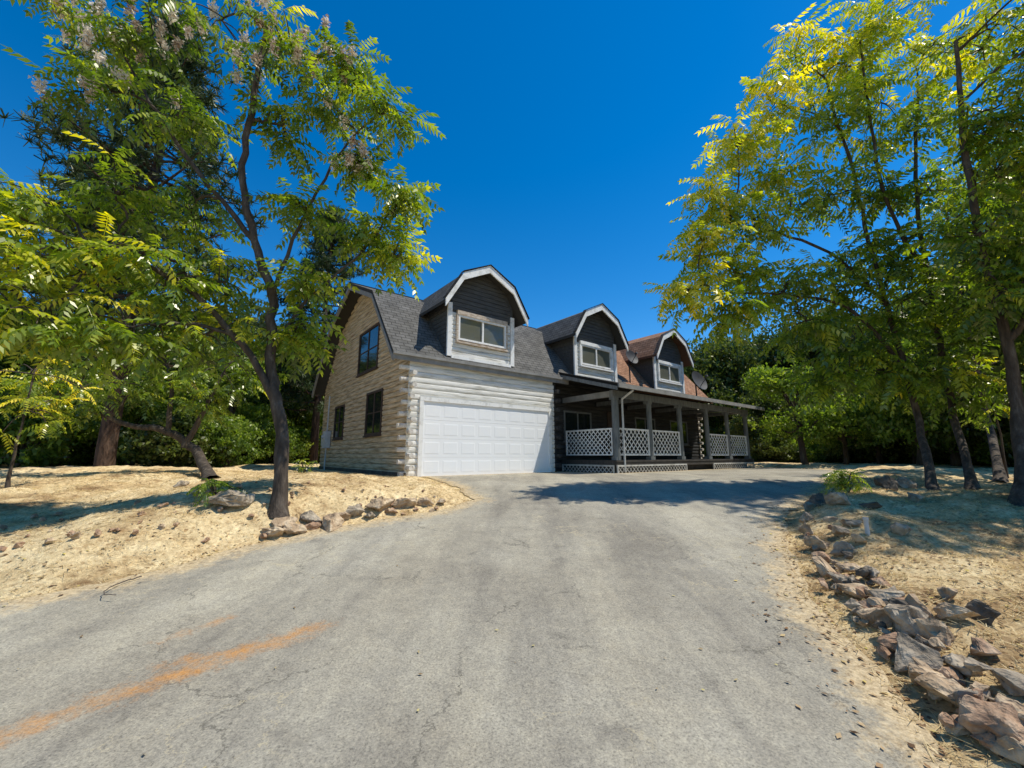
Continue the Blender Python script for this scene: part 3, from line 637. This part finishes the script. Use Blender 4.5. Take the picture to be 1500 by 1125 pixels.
frond_tree('tree_of_heaven', 'slim leaning tree with yellowing leaves hanging over the driveway, nearest the house', 'tree', b1, polys, bb, 10, 7, .70)
b2 = G(1425, 716)
polys = [([b2-Vector((0, 0, .1)), P(1398, 610, 9.2), P(1378, 520, 9.2), P(1360, 400, 9.1), P(1340, 260, 9), P(1345, 120, 9)], .085, .03),
         ([P(1360, 400, 9.1), P(1300, 300, 8.9), P(1270, 150, 8.8), P(1260, 60, 8.8)], .05, .02)]
bb = [bl(1280, 50, 55, 8.8, .72), bl(1290, 150, 56, 8.8, .64), bl(1370, 60, 66, 9, .62), bl(1370, 170, 68, 9, .5), bl(1290, 250, 58, 8.9, .46), bl(1380, 280, 68, 9.1, .42), bl(1330, 350, 55, 9, .4), bl(1400, 390, 60, 9.2, .36), bl(1320, 440, 50, 8.9, .38), bl(1390, 470, 55, 9.1, .34), bl(1340, -30, 80, 9, .6), bl(1350, 545, 46, 9, .36), bl(1430, 560, 46, 9.3, .34)]
frond_tree('tree_of_heaven', 'slim tree with full green crown, second trunk from the driveway on the right', 'tree', b2, polys, bb, 10, 7, .70)
b3 = G(1497, 738)
polys = [([b3-Vector((0, 0, .1)), P(1493, 620, 6.9), P(1475, 500, 6.9), P(1430, 330, 6.8), P(1410, 180, 6.8), P(1400, 60, 6.8)], .12, .03),
         ([P(1475, 500, 6.9), P(1540, 400, 6.6), P(1580, 250, 6.4)], .07, .03)]
bb = [bl(1440, 70, 66, 6.8, .64), bl(1490, 150, 60, 6.6, .5), bl(1425, 190, 48, 6.8, .48), bl(1470, 260, 54, 6.6, .44), bl(1540, 220, 70, 6.4, .44), bl(1445, 340, 46, 6.6, .42), bl(1530, 350, 60, 6.3, .44), bl(1500, 20, 70, 6.6, .62), bl(1480, 430, 44, 6.6, .42),
      bl(1620, 150, 90, 6.0, .4), bl(1620, 20, 90, 5.4, .4), bl(1640, 280, 90, 6.4, .4), bl(1600, -80, 90, 5.2, .4), bl(1700, 250, 90, 7.4, .4)]  # crown clumps out of view, added to shade the ground on the right
frond_tree('tree_of_heaven', 'darker trunk cut by the right edge of the photo with leaves hanging low', 'tree', b3, polys, bb, 10, 7, .58)
b4 = G(1466, 706)
polys = [([b4-Vector((0, 0, .1)), P(1448, 620, 11), P(1425, 520, 11), P(1400, 400, 11), P(1385, 300, 11)], .10, .03)]
bb = [bl(1400, 320, 55, 11.3, .3), bl(1450, 380, 55, 11.5, .28), bl(1380, 420, 50, 11.3, .28), bl(1440, 220, 60, 11.5, .34), bl(1480, 300, 50, 11.5, .28)]
frond_tree('tree_of_heaven', 'thin dark trunk standing behind the gap between the two rightmost trees', 'tree', b4, polys, bb, 10, 7, .74)

def leafcloud(cen, size, rn):
    m = len(cen); a = rng.normal(0, 1, (m, 3)); a /= np.linalg.norm(a, axis=1)[:, None]; b = np.cross(a, rng.normal(0, 1, (m, 3))); b /= np.linalg.norm(b, axis=1)[:, None]
    s = size*rng.uniform(.6, 1.3, (m, 1)); V = np.stack([cen-a*s, cen+b*s*.55, cen+a*s, cen-b*s*.55], 1).reshape(-1, 3)
    return V, np.arange(m*4).reshape(-1, 4), np.repeat(rn, 4)
def broad(seed, matn, nl=11, flat=.8, size=.035, nc=42, per=30, low=False, name='broadleaf_tree'):
    r = np.random.default_rng(seed); random.seed(seed)
    L = Acc(); W = Acc()
    if low: tube(W, smooth_poly([(0, 0, -.1), (.03, .02, .3), (-.02, 0, .7)], 4, .01), np.linspace(.04, .015, 9), 6)
    else: tube(W, smooth_poly([(0, 0, -.1), (.03, .02, .5), (-.02, 0, 1.1), (.03, 0, 1.7)], 4, .01), np.linspace(.075, .025, 13), 8)
    for i in range(nl):
        an = i*2.4+r.uniform(-.4, .4); rr = r.uniform(.25, .72) if i else 0; z = 1.05+r.uniform(-.55, .8)*flat if i else 1.7
        rad = r.uniform(.26, .52)
        if low: z = r.uniform(.22, .85) if i else .9; rr = r.uniform(.15, .8) if i else 0; rad = r.uniform(.3, .48)
        c = np.array([math.cos(an)*rr, math.sin(an)*rr, z])
        tube(W, smooth_poly([(0, 0, min(.05 if low else .6+.3*i/nl, z)), tuple(c*[.5, .5, 1]-np.array([0, 0, .15])), tuple(c)], 4, .01), np.linspace(.03, .01, 9), 5)
        d = r.normal(0, 1, (nc, 3)); d /= np.linalg.norm(d, axis=1)[:, None]; d *= rad*r.uniform(.45, 1.2, (nc, 1)); d[:, 2] *= .8
        cc = c+d
        for q in cc:
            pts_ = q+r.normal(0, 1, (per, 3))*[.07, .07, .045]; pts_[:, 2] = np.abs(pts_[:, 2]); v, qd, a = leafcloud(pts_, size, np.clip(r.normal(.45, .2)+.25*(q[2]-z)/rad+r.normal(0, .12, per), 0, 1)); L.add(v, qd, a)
    root = empty(name, (0, 0, 0)); W.build('stem' if low else 'trunk', M['bark'], root, smooth=True); L.build('foliage' if low else 'crown', M[matn], root); return root
def pine(seed, nb=100, nt=24, hgt=17.5, rad=3.8):
    r = np.random.default_rng(seed); L = Acc(); W = Acc(); random.seed(seed)
    tube(W, smooth_poly([(0, 0, -.2), (.05, 0, hgt*.3), (-.05, .1, hgt*.65), (0, 0, hgt)], 5, .02), np.linspace(.27, .04, 16), 10)
    for i in range(nb):
        t = .2+.78*(i/nb); z = hgt*t; an = i*2.4+r.uniform(-.5, .5); ln = rad*(1-max(0, t-.45)/.58)**.75*r.uniform(.6, 1.15)
        e = np.array([math.cos(an)*ln, math.sin(an)*ln, z+ln*r.uniform(-.15, .25)])
        pts_ = smooth_poly([(0, 0, z), tuple((e*[.5, .5, 0])+[0, 0, z-.05]), tuple(e)], 4, .02); tube(W, pts_, np.linspace(.06, .015, 9), 5)
        for j in range(nt):
            u = r.uniform(.35, 1.05); c = np.array([0, 0, z])*(1-u)+e*u+r.normal(0, 1, 3)*[.3, .3, .16]
            m = 16; a = r.normal(0, 1, (m, 3))+[0, 0, .4]; a /= np.linalg.norm(a, axis=1)[:, None]; b = np.cross(a, r.normal(0, 1, (m, 3))); b /= np.linalg.norm(b, axis=1)[:, None]
            a *= .30; b *= .022; V = np.stack([c-b+a*0, c+b+a*0, c+b*.4+a, c-b*.4+a], 1).reshape(-1, 3); L.add(V, np.arange(m*4).reshape(-1, 4), np.repeat(np.clip(r.normal(.5, .2)+r.normal(0, .1, m), 0, 1), 4))
    root = empty('pine_tree', (0, 0, 0)); W.build('trunk', M['barkpine'], root, smooth=True); L.build('crown', M['needle'], root); return root
def kids(o): return [c for c in bpy.data.objects if c.parent is o]
def place(proto, x, y, sc, rz, label, cat, group=None, used=set(), zs=1.0):
    if proto.name in used:
        ks = kids(proto); o = proto.copy(); C.objects.link(o)
        for k in ks: c = k.copy(); C.objects.link(c); c.parent = o
    else: o = proto; used.add(proto.name)
    o.location = (x, y, gh(x, y)-.02); o.scale = (sc, sc, sc*zs); o.rotation_euler = (0, 0, rz)
    if 'group' in o: del o['group']
    tag(o, label, cat, group); return o
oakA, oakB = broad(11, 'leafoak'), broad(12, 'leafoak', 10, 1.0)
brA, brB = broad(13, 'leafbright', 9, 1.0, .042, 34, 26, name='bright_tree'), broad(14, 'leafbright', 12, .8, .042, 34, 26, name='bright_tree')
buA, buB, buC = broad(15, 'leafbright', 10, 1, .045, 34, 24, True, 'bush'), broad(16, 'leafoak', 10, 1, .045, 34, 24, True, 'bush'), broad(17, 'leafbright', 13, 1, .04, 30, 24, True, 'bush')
pineA = pine(21)
place(pineA, -13.1, 13.4, 1, 0, 'tall dark pine with thick reddish trunk behind the left foreground tree', 'pine')
place(pineA, -20, 19, .95, 1.7, 'dark pine at the far left edge behind the bushes', 'pine')
place(pineA, -10.5, 22, .85, 3.1, 'dark pine behind the left end of the house', 'pine')
place(pineA, 21.5, 16, .75, 3.9, 'dark pine at the right edge behind the slim trunks', 'pine')
place(pineA, 22.5, 38, .6, .9, 'small pine tip rising above the right tree line', 'pine')
random.seed(5)
def wx(px, Y): x, yy, z = ray(px, 680); return x/yy*Y
LG = 'dense green trees in the wood left of the house'; RG = 'dense green trees in the wood right of the house'
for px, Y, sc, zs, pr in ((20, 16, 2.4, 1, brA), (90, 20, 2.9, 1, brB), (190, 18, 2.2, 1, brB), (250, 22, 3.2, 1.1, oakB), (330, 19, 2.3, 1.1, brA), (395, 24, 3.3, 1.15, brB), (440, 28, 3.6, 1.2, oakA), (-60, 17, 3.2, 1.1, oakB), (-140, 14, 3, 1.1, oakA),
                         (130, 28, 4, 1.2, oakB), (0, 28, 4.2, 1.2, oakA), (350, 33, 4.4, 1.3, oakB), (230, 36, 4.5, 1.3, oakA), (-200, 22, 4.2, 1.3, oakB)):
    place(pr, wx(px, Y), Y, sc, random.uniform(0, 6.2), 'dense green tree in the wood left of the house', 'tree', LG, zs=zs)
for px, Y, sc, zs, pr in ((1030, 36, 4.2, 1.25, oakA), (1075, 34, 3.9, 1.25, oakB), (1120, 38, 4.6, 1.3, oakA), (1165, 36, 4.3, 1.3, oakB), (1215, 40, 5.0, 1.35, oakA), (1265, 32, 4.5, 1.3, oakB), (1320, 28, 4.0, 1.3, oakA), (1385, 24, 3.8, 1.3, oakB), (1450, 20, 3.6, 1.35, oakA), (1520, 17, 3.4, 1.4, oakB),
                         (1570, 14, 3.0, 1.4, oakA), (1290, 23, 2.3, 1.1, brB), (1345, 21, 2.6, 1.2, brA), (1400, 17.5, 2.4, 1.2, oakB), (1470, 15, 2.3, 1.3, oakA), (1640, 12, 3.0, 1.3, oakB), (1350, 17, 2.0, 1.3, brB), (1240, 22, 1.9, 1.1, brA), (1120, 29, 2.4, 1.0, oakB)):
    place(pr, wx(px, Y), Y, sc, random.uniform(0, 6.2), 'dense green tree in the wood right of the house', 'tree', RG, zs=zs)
place(brA, wx(1180, 20), 20, 2.2, 2.0, 'bright green small tree standing right of the porch end', 'tree', zs=1.1)
place(oakA, H(9, 17).x, H(9, 17).y, 3.6, 1.0, 'tree crown just showing above the roof between the first two dormers', 'tree', zs=1.15)
place(oakB, 11.2, 6.4, 2.4, 1.0, 'tree mostly outside the right edge whose shade falls on the dry ground', 'tree', zs=1.5)
for i, px in enumerate(range(-180, 470, 34)):
    Y = 15.5+random.uniform(-1, 4)+max(0, px-250)*.022; place((buA, buB, buC)[i % 3], wx(px, Y), Y, random.uniform(1.3, 2.1), random.uniform(0, 6), 'leafy bush in the undergrowth behind the dry yard on the left', 'bush', 'bushes along the back of the left yard', zs=random.uniform(.9, 1.5))
for i, px in enumerate(range(-150, 470, 55)):
    Y = 24+random.uniform(-1, 4); place((buB, buC)[i % 2], wx(px, Y), Y, random.uniform(2.5, 3.5), random.uniform(0, 6), 'tall bush deep in the left wood', 'bush', 'tall bushes deep in the left wood', zs=1.4)
for i, px in enumerate(range(1112, 1660, 30)):
    Y = max(12.5, 28-(px-1100)*.03)+random.uniform(-1, 2.5); place((buA, buB, buB)[i % 3], wx(px, Y), Y, random.uniform(1.2, 1.9), random.uniform(0, 6), 'leafy bush in the undergrowth along the right wood', 'bush', 'bushes along the front of the right wood', zs=random.uniform(.9, 1.4))
for i, px in enumerate(range(1020, 1640, 45)):
    Y = max(18, 34-(px-1100)*.02)+random.uniform(-1, 2); place((buB, buC)[i % 2], wx(px, Y), Y, random.uniform(2.3, 3.2), random.uniform(0, 6), 'tall bush deep in the right wood', 'bush', 'tall bushes deep in the right wood', zs=1.3)
A = Acc(); r = np.random.default_rng(3)
for i in range(230):
    an = math.radians(-80+160*(i+r.uniform(0, 1))/230); R_ = r.uniform(46, 62); rad = r.uniform(3, 5); z = r.choice([2.5, 4.5, 6.0, 7.5])+r.uniform(-1, 1)+(1.5 if an < 0 else 0)
    c = np.array([math.sin(an)*R_, math.cos(an)*R_, z]); m = 420; d = r.normal(0, 1, (m, 3)); d /= np.linalg.norm(d, axis=1)[:, None]; p = c+d*rad*r.uniform(.7, 1.08, (m, 1)); p[:, 2] = np.abs(p[:, 2])
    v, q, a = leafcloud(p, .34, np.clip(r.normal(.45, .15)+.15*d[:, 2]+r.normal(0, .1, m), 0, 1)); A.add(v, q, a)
o = A.build('far_woods', M['leafoak'], None); tag(o, 'far wooded hillside closing off the horizon behind the yard', 'woods', kind='stuff')
bz = G(312, 702)
frond_tree('leaning_tree', 'leaning tree with arching bare trunk behind the left rocks', 'tree', bz,
    [([bz-Vector((0, 0, .1)), P(285, 660, 10.8), P(245, 632, 10.7), P(190, 622, 10.6), P(130, 600, 10.5)], .14, .05), ([P(270, 655, 10.8), P(300, 600, 10.9), P(330, 540, 11)], .09, .03), ([P(245, 632, 10.7), P(250, 560, 10.8), P(230, 500, 10.8)], .07, .03)],
    [bl(110, 560, 50, 10.3, .4), bl(180, 560, 45, 10.4, .35), bl(240, 520, 50, 10.7, .35), bl(320, 540, 45, 11, .35), bl(60, 590, 45, 10.3, .5), bl(290, 580, 30, 10.9, .4)], 12, 7, .5)

def shrub(px, py, r, label, n=26, fs=.35):
    p = G(px, py); root = empty('shrub', p); tag(root, label, 'shrub'); W = Acc(); L = Acc()
    for i in range(n):
        an = random.uniform(0, math.tau); q = p+Vector((math.cos(an)*r*random.uniform(.2, 1), math.sin(an)*r*random.uniform(.2, 1), r*random.uniform(.3, 1.3)))
        tube(W, smooth_poly([p, p.lerp(q, .5)+Vector((0, 0, .08)), q], 3), np.linspace(.012, .004, 7), 4); fronds_at(L, q, 4, fs, .42)
    W.build('stem', M['bark'], root, p); L.build('foliage', M['leaf'], root, p)
shrub(1243, 722, .3, 'small leafy shrub among the stones at the driveway bend', 24, .24)
shrub(318, 738, .26, 'small shrub growing beside the left boulder', 16, .22)
shrub(445, 694, .3, 'dry thin shrub by the shaded house wall', 10, .22)
def place_sapling(px, py, h, lab):
    p = G(px, py)
    frond_tree('sapling', lab, 'sapling', p, [([p, p+Vector((.05, 0, h*.5)), p+Vector((0, .05, h))], .03, .01)], [(p+Vector((0, 0, h)), h*.35, .8, 0), (p+Vector((.2, 0, h*.65)), h*.3, .65, 0)], 6, 5, .4)
place_sapling(10, 715, 2.2, 'yellow green sapling at the left edge of the photo')
place_sapling(1475, 700, 2.6, 'sapling with yellow leaves at the right edge behind the trunks')

# ---------------------------------------------------------------- rocks
def rock_mesh(seed, w, dz):
    r = random.Random(seed); bm = bmesh.new()
    for _ in range(12):
        v = Vector([r.gauss(0, 1) for _ in range(3)]).normalized()*r.uniform(.88, 1.14); bm.verts.new((v.x*w/2, v.y*w/2*r.uniform(.65, .95), v.z*w*dz/2))
    bmesh.ops.convex_hull(bm, input=bm.verts[:]); bmesh.ops.delete(bm, geom=[v for v in bm.verts if not v.link_faces], context='VERTS')
    bmesh.ops.bevel(bm, geom=bm.edges[:], offset=w*.02, segments=1, affect='EDGES')
    bmesh.ops.triangulate(bm, faces=bm.faces[:]); bmesh.ops.subdivide_edges(bm, edges=bm.edges[:], cuts=2 if w > .2 else 1, use_grid_fill=True)
    for v in bm.verts: v.co += v.co.normalized()*(noise.noise(v.co*7/w*.5+Vector((seed, 0, 0)))*.11*w+noise.noise(v.co*20/w*.5)*.06*w)
    return bm
ORD = ['first', 'second', 'third', 'fourth', 'fifth', 'sixth', 'seventh', 'eighth', 'ninth', 'tenth', 'eleventh', 'twelfth', 'thirteenth', 'fourteenth', 'fifteenth', 'sixteenth', 'seventeenth', 'eighteenth', 'nineteenth', 'twentieth', 'twenty-first', 'twenty-second', 'twenty-third', 'twenty-fourth', 'twenty-fifth', 'twenty-sixth', 'twenty-seventh', 'twenty-eighth', 'twenty-ninth', 'thirtieth', 'thirty-first', 'thirty-second', 'thirty-third', 'thirty-fourth', 'thirty-fifth', 'thirty-sixth', 'thirty-seventh', 'thirty-eighth', 'thirty-ninth', 'fortieth']
cn = ['tan', 'greyish brown', 'rusty brown', 'dark grey']
def rock(px, py, w, k, label, group=None, sink=.2, dz=None, up=0):
    p = G(px, py); dz = dz or random.uniform(.55, .8)
    bm = rock_mesh(int(px*7+py), w, dz); o = fin('rock', bm, DR if k == 3 else RM[k]); o.location = (p.x, p.y, p.z+w*dz/2*(1-2*sink)+up); o.rotation_euler = (random.uniform(-.35, .35), random.uniform(-.35, .35), random.uniform(0, 6)); tag(o, label, 'rock', group)
right = [(1458, 1085, .33, 2), (1388, 1035, .28, 0), (1342, 972, .33, 1), (1410, 985, .24, 1), (1332, 925, .32, 1), (1288, 918, .27, 0), (1372, 935, .27, 0), (1400, 905, .24, 0), (1440, 912, .26, 3), (1252, 872, .28, 0), (1216, 840, .33, 0),
         (1305, 882, .26, 1), (1238, 815, .28, 1), (1200, 805, .29, 0), (1228, 785, .26, 0), (1186, 782, .26, 1), (1250, 770, .25, 1), (1395, 880, .18, 0), (1492, 1010, .22, 1), (1320, 780, .22, 1),
         (1490, 1120, .24, 0), (1430, 1040, .20, 1), (1362, 1000, .21, 0), (1312, 955, .24, 2), (1270, 895, .24, 2), (1232, 855, .25, 1), (1203, 825, .25, 2), (1345, 900, .22, 0), (1275, 850, .21, 1), (1440, 960, .18, 2), (1215, 765, .23, 0), (1184, 763, .2, 1), (1262, 795, .2, 0), (1245, 840, .22, 0)]
for i, (px, py, w, k) in enumerate(sorted(right, key=lambda r: -r[1])):
    rock(px, py, w, k, '%s angular rock in the right driveway border, %s large rock from the camera' % (cn[k], ORD[i]), None, .22)
random.seed(91)
ln = [(1180, 775), (1208, 850), (1264, 905), (1320, 970), (1390, 1050), (1460, 1115)]
for i in range(120):
    t = random.random()*(len(ln)-1); a = int(t); f = t-a; px = ln[a][0]*(1-f)+ln[a+1][0]*f+random.uniform(-12, 75)*(.7+t*.12); py = ln[a][1]*(1-f)+ln[a+1][1]*f+random.uniform(-20, 15)
    rock(px, py, random.uniform(.06, .15), random.choice((0, 0, 2, 1, 2, 3)), 'small stone filling the rock border along the right driveway edge', 'small stones in the right border', .1, up=random.choice((0, 0, .04)))
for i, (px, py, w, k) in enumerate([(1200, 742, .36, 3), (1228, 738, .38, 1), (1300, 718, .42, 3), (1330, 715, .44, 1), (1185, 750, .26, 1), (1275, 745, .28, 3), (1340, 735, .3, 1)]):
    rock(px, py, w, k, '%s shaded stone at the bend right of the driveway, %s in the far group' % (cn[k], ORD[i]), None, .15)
lf = [(338, 742, .65, 1), (402, 784, .36, 0), (432, 780, .38, 0), (482, 774, .5, 0), (520, 752, .34, 1), (556, 744, .5, 0), (592, 743, .44, 0), (622, 740, .38, 0), (458, 776, .26, 2), (502, 762, .3, 0), (298, 722, .4, 1), (265, 712, .35, 1), (300, 795, .14, 2), (574, 752, .24, 2), (540, 757, .24, 1), (645, 738, .22, 0), (385, 788, .2, 2), (418, 768, .4, 0), (455, 764, .36, 1)]
for i, (px, py, w, k) in enumerate(sorted(lf)):
    rock(px, py, w, k, '%s rock in the border under the left tree, %s from the left' % (cn[k], ORD[i]), None, .24, .48)
for i in range(60):
    px = random.uniform(0, 660); rock(px, random.uniform(705, 760)+(max(0, 380-px)*.15), random.uniform(.05, .12), random.choice((0, 2, 2)), 'small reddish stone scattered on the dry ground left of the driveway', 'small stones on the left dry ground', .05)

p = G(1271, 782); bm = bmesh.new(); cyl(bm, (0, 0, -.05), (0, 0, .15), .022, n=16); cyl(bm, (0, 0, .15), (0, 0, .18), .028, n=16); o = fin('pipe_stub', bm, M['pipe']); o.location = p; tag(o, 'short white capped pipe sticking up behind the right rock border', 'pipe')
A = Acc(); q0 = [Gb(205, 850), Gb(180, 858), Gb(158, 870), Gb(150, 880), Gb(168, 884)]; tube(A, smooth_poly([v+Vector((0, 0, .03+.01*i)) for i, v in enumerate(q0)], 4, .004), np.linspace(.006, .003, 17), 5); o = A.build('fallen_twig', M['hose'], None); tag(o, 'thin curled twig lying on the left edge of the driveway', 'twig')

def fence(pts_, h, label):
    root = empty('fence', (pts_[0][0], pts_[0][1], gh(*pts_[0]))); tag(root, label, 'fence')
    rl = Vector(root.location)
    for a, b in zip(pts_[:-1], pts_[1:]):
        a = Vector((*a, gh(*a)))-rl; b = Vector((*b, gh(*b)))-rl; bm = bmesh.new(); cyl(bm, a-Vector((0, 0, .1)), a+Vector((0, 0, h)), .06, .055, 8); fin('post', bm, M['fence'], root)
        for zz in (.35, .7, .95):
            bm = bmesh.new(); cyl(bm, a+Vector((0, 0, h*zz)), b+Vector((0, 0, h*zz)), .03, .03, 6); fin('rail', bm, M['fence'], root)
fence([(wx(x, 14.5+(x+60)*.012), 14.5+(x+60)*.012) for x in (-60, -20, 20, 60, 100)], 1.1, 'old rail fence at the far left edge of the dry yard')

def region(n, x0, x1, y0, y1, lo, keep):
    out = np.zeros((0, 2))
    while len(out) < n:
        q = np.column_stack([rng.uniform(x0, x1, n*2), rng.uniform(y0, y1, n*2)]); d = sdf(q, PA); hh = sdf(q, HP)
        k = ((d > -.05) | ((d > -lo) & (rng.random(len(q)) < keep*np.clip(1+d/max(lo, .01), 0, 1)**2))) & (hh > .1); out = np.vstack([out, q[k]])
    return out[:n]
def scatter(name, label, cat, pts_, matn, kind_):
    n = len(pts_); z = gh_arr(pts_); A = Acc(); r = rng; d = sdf(pts_, PA); z = np.where(d < 0, base(pts_[:, 1])+.014, z)
    if kind_ == 'leaf':
        c = np.column_stack([pts_, z+.008]); m = n; an = r.uniform(0, 6.28, m); s = r.uniform(.008, .028, m)*(.7 if matn == 'litter_tan' else 1)
        a = np.stack([np.cos(an), np.sin(an), r.normal(0, .12, m)], 1)*s[:, None]; b = np.stack([-np.sin(an), np.cos(an), r.normal(0, .2, m)], 1)*s[:, None]*.5
        V = np.stack([c-a, c+b, c+a, c-b], 1).reshape(-1, 3)
    else:
        m = n*8; c = np.repeat(np.column_stack([pts_, z]), 8, 0)+np.column_stack([r.normal(0, .04, (m, 2)), np.zeros(m)]); hgt = r.uniform(.02, .07, m); an = r.uniform(0, 6.28, m)
        a = np.stack([r.normal(0, 1, m), r.normal(0, 1, m), np.full(m, .4)], 1)*hgt[:, None]; b = np.stack([np.cos(an), np.sin(an), np.zeros(m)], 1)*.003
        V = np.stack([c-b, c+b, c+b*.3+a, c-b*.3+a], 1).reshape(-1, 3)
    A.add(V, np.arange(m*4).reshape(-1, 4), np.repeat(r.random(m), 4)); o = A.build(name, M[matn], None); tag(o, label, cat, kind='stuff')
scatter('leaf_litter', 'fallen dry leaves over the ground and rocks right of the driveway', 'leaf litter', region(14000, 1.6, 9, 1.2, 10, .8, .6), 'litter', 'leaf')
scatter('leaf_litter', 'fallen dry leaves over the ground left of the driveway', 'leaf litter', region(9000, -11, 0, 3, 12, .5, .4), 'litter', 'leaf')
q = np.column_stack([rng.uniform(-5, 5, 220), rng.uniform(1.8, 12, 220)]); q = q[sdf(q, PA) < -.1]
scatter('leaf_litter', 'single fallen leaves scattered over the asphalt driveway', 'leaf litter', q, 'litter_tan', 'leaf')
scatter('dry_grass', 'short dry grass on the ground right of the driveway', 'dry grass', region(10000, 1.8, 9, 1.2, 10, 0, 0), 'straw', 'grass')
scatter('dry_grass', 'short dry grass on the ground left of the driveway', 'dry grass', region(9000, -11, 0, 3, 12, 0, 0), 'straw', 'grass')

# ---------------------------------------------------------------- light, sky, camera
w = bpy.data.worlds.new('World'); bpy.context.scene.world = w; w.use_nodes = True; nt = w.node_tree
EL = math.radians(62); az = math.atan2(.02, 1)
sk = nt.nodes.new('ShaderNodeTexSky'); sk.sky_type = 'NISHITA'; sk.sun_disc = False; sk.sun_elevation = EL; sk.sun_rotation = math.pi/2-az
sk.air_density = 1.0; sk.dust_density = .1; sk.ozone_density = 3.0; sk.altitude = 600
hs = nt.nodes.new('ShaderNodeHueSaturation'); hs.inputs['Saturation'].default_value = 1.42; hs.inputs['Value'].default_value = 1.1
bg = nt.nodes['Background']; bg.inputs[1].default_value = .15
nt.links.new(sk.outputs[0], hs.inputs['Color']); nt.links.new(hs.outputs[0], bg.inputs[0])
sl = bpy.data.lights.new('sun', 'SUN'); sl.energy = 5.0; sl.angle = math.radians(.5); sl.color = (1, .95, .84)
so = bpy.data.objects.new('sun', sl); C.objects.link(so); dvec = Vector((math.cos(az)*math.cos(EL), math.sin(az)*math.cos(EL), math.sin(EL))); so.rotation_euler = dvec.to_track_quat('Z', 'Y').to_euler(); so.location = dvec*30
cam = bpy.data.cameras.new('camera'); cam.sensor_width = 36; cam.lens = 36*F/1500; cam.clip_end = 1500; cam.clip_start = .05
co = bpy.data.objects.new('camera', cam); C.objects.link(co); co.location = (0, 0, CAMZ); co.rotation_euler = (math.pi/2+TH, 0, 0)
sc = bpy.context.scene; sc.camera = co; sc.view_settings.view_transform = 'Standard'; sc.view_settings.look = 'None'; sc.view_settings.exposure = 0
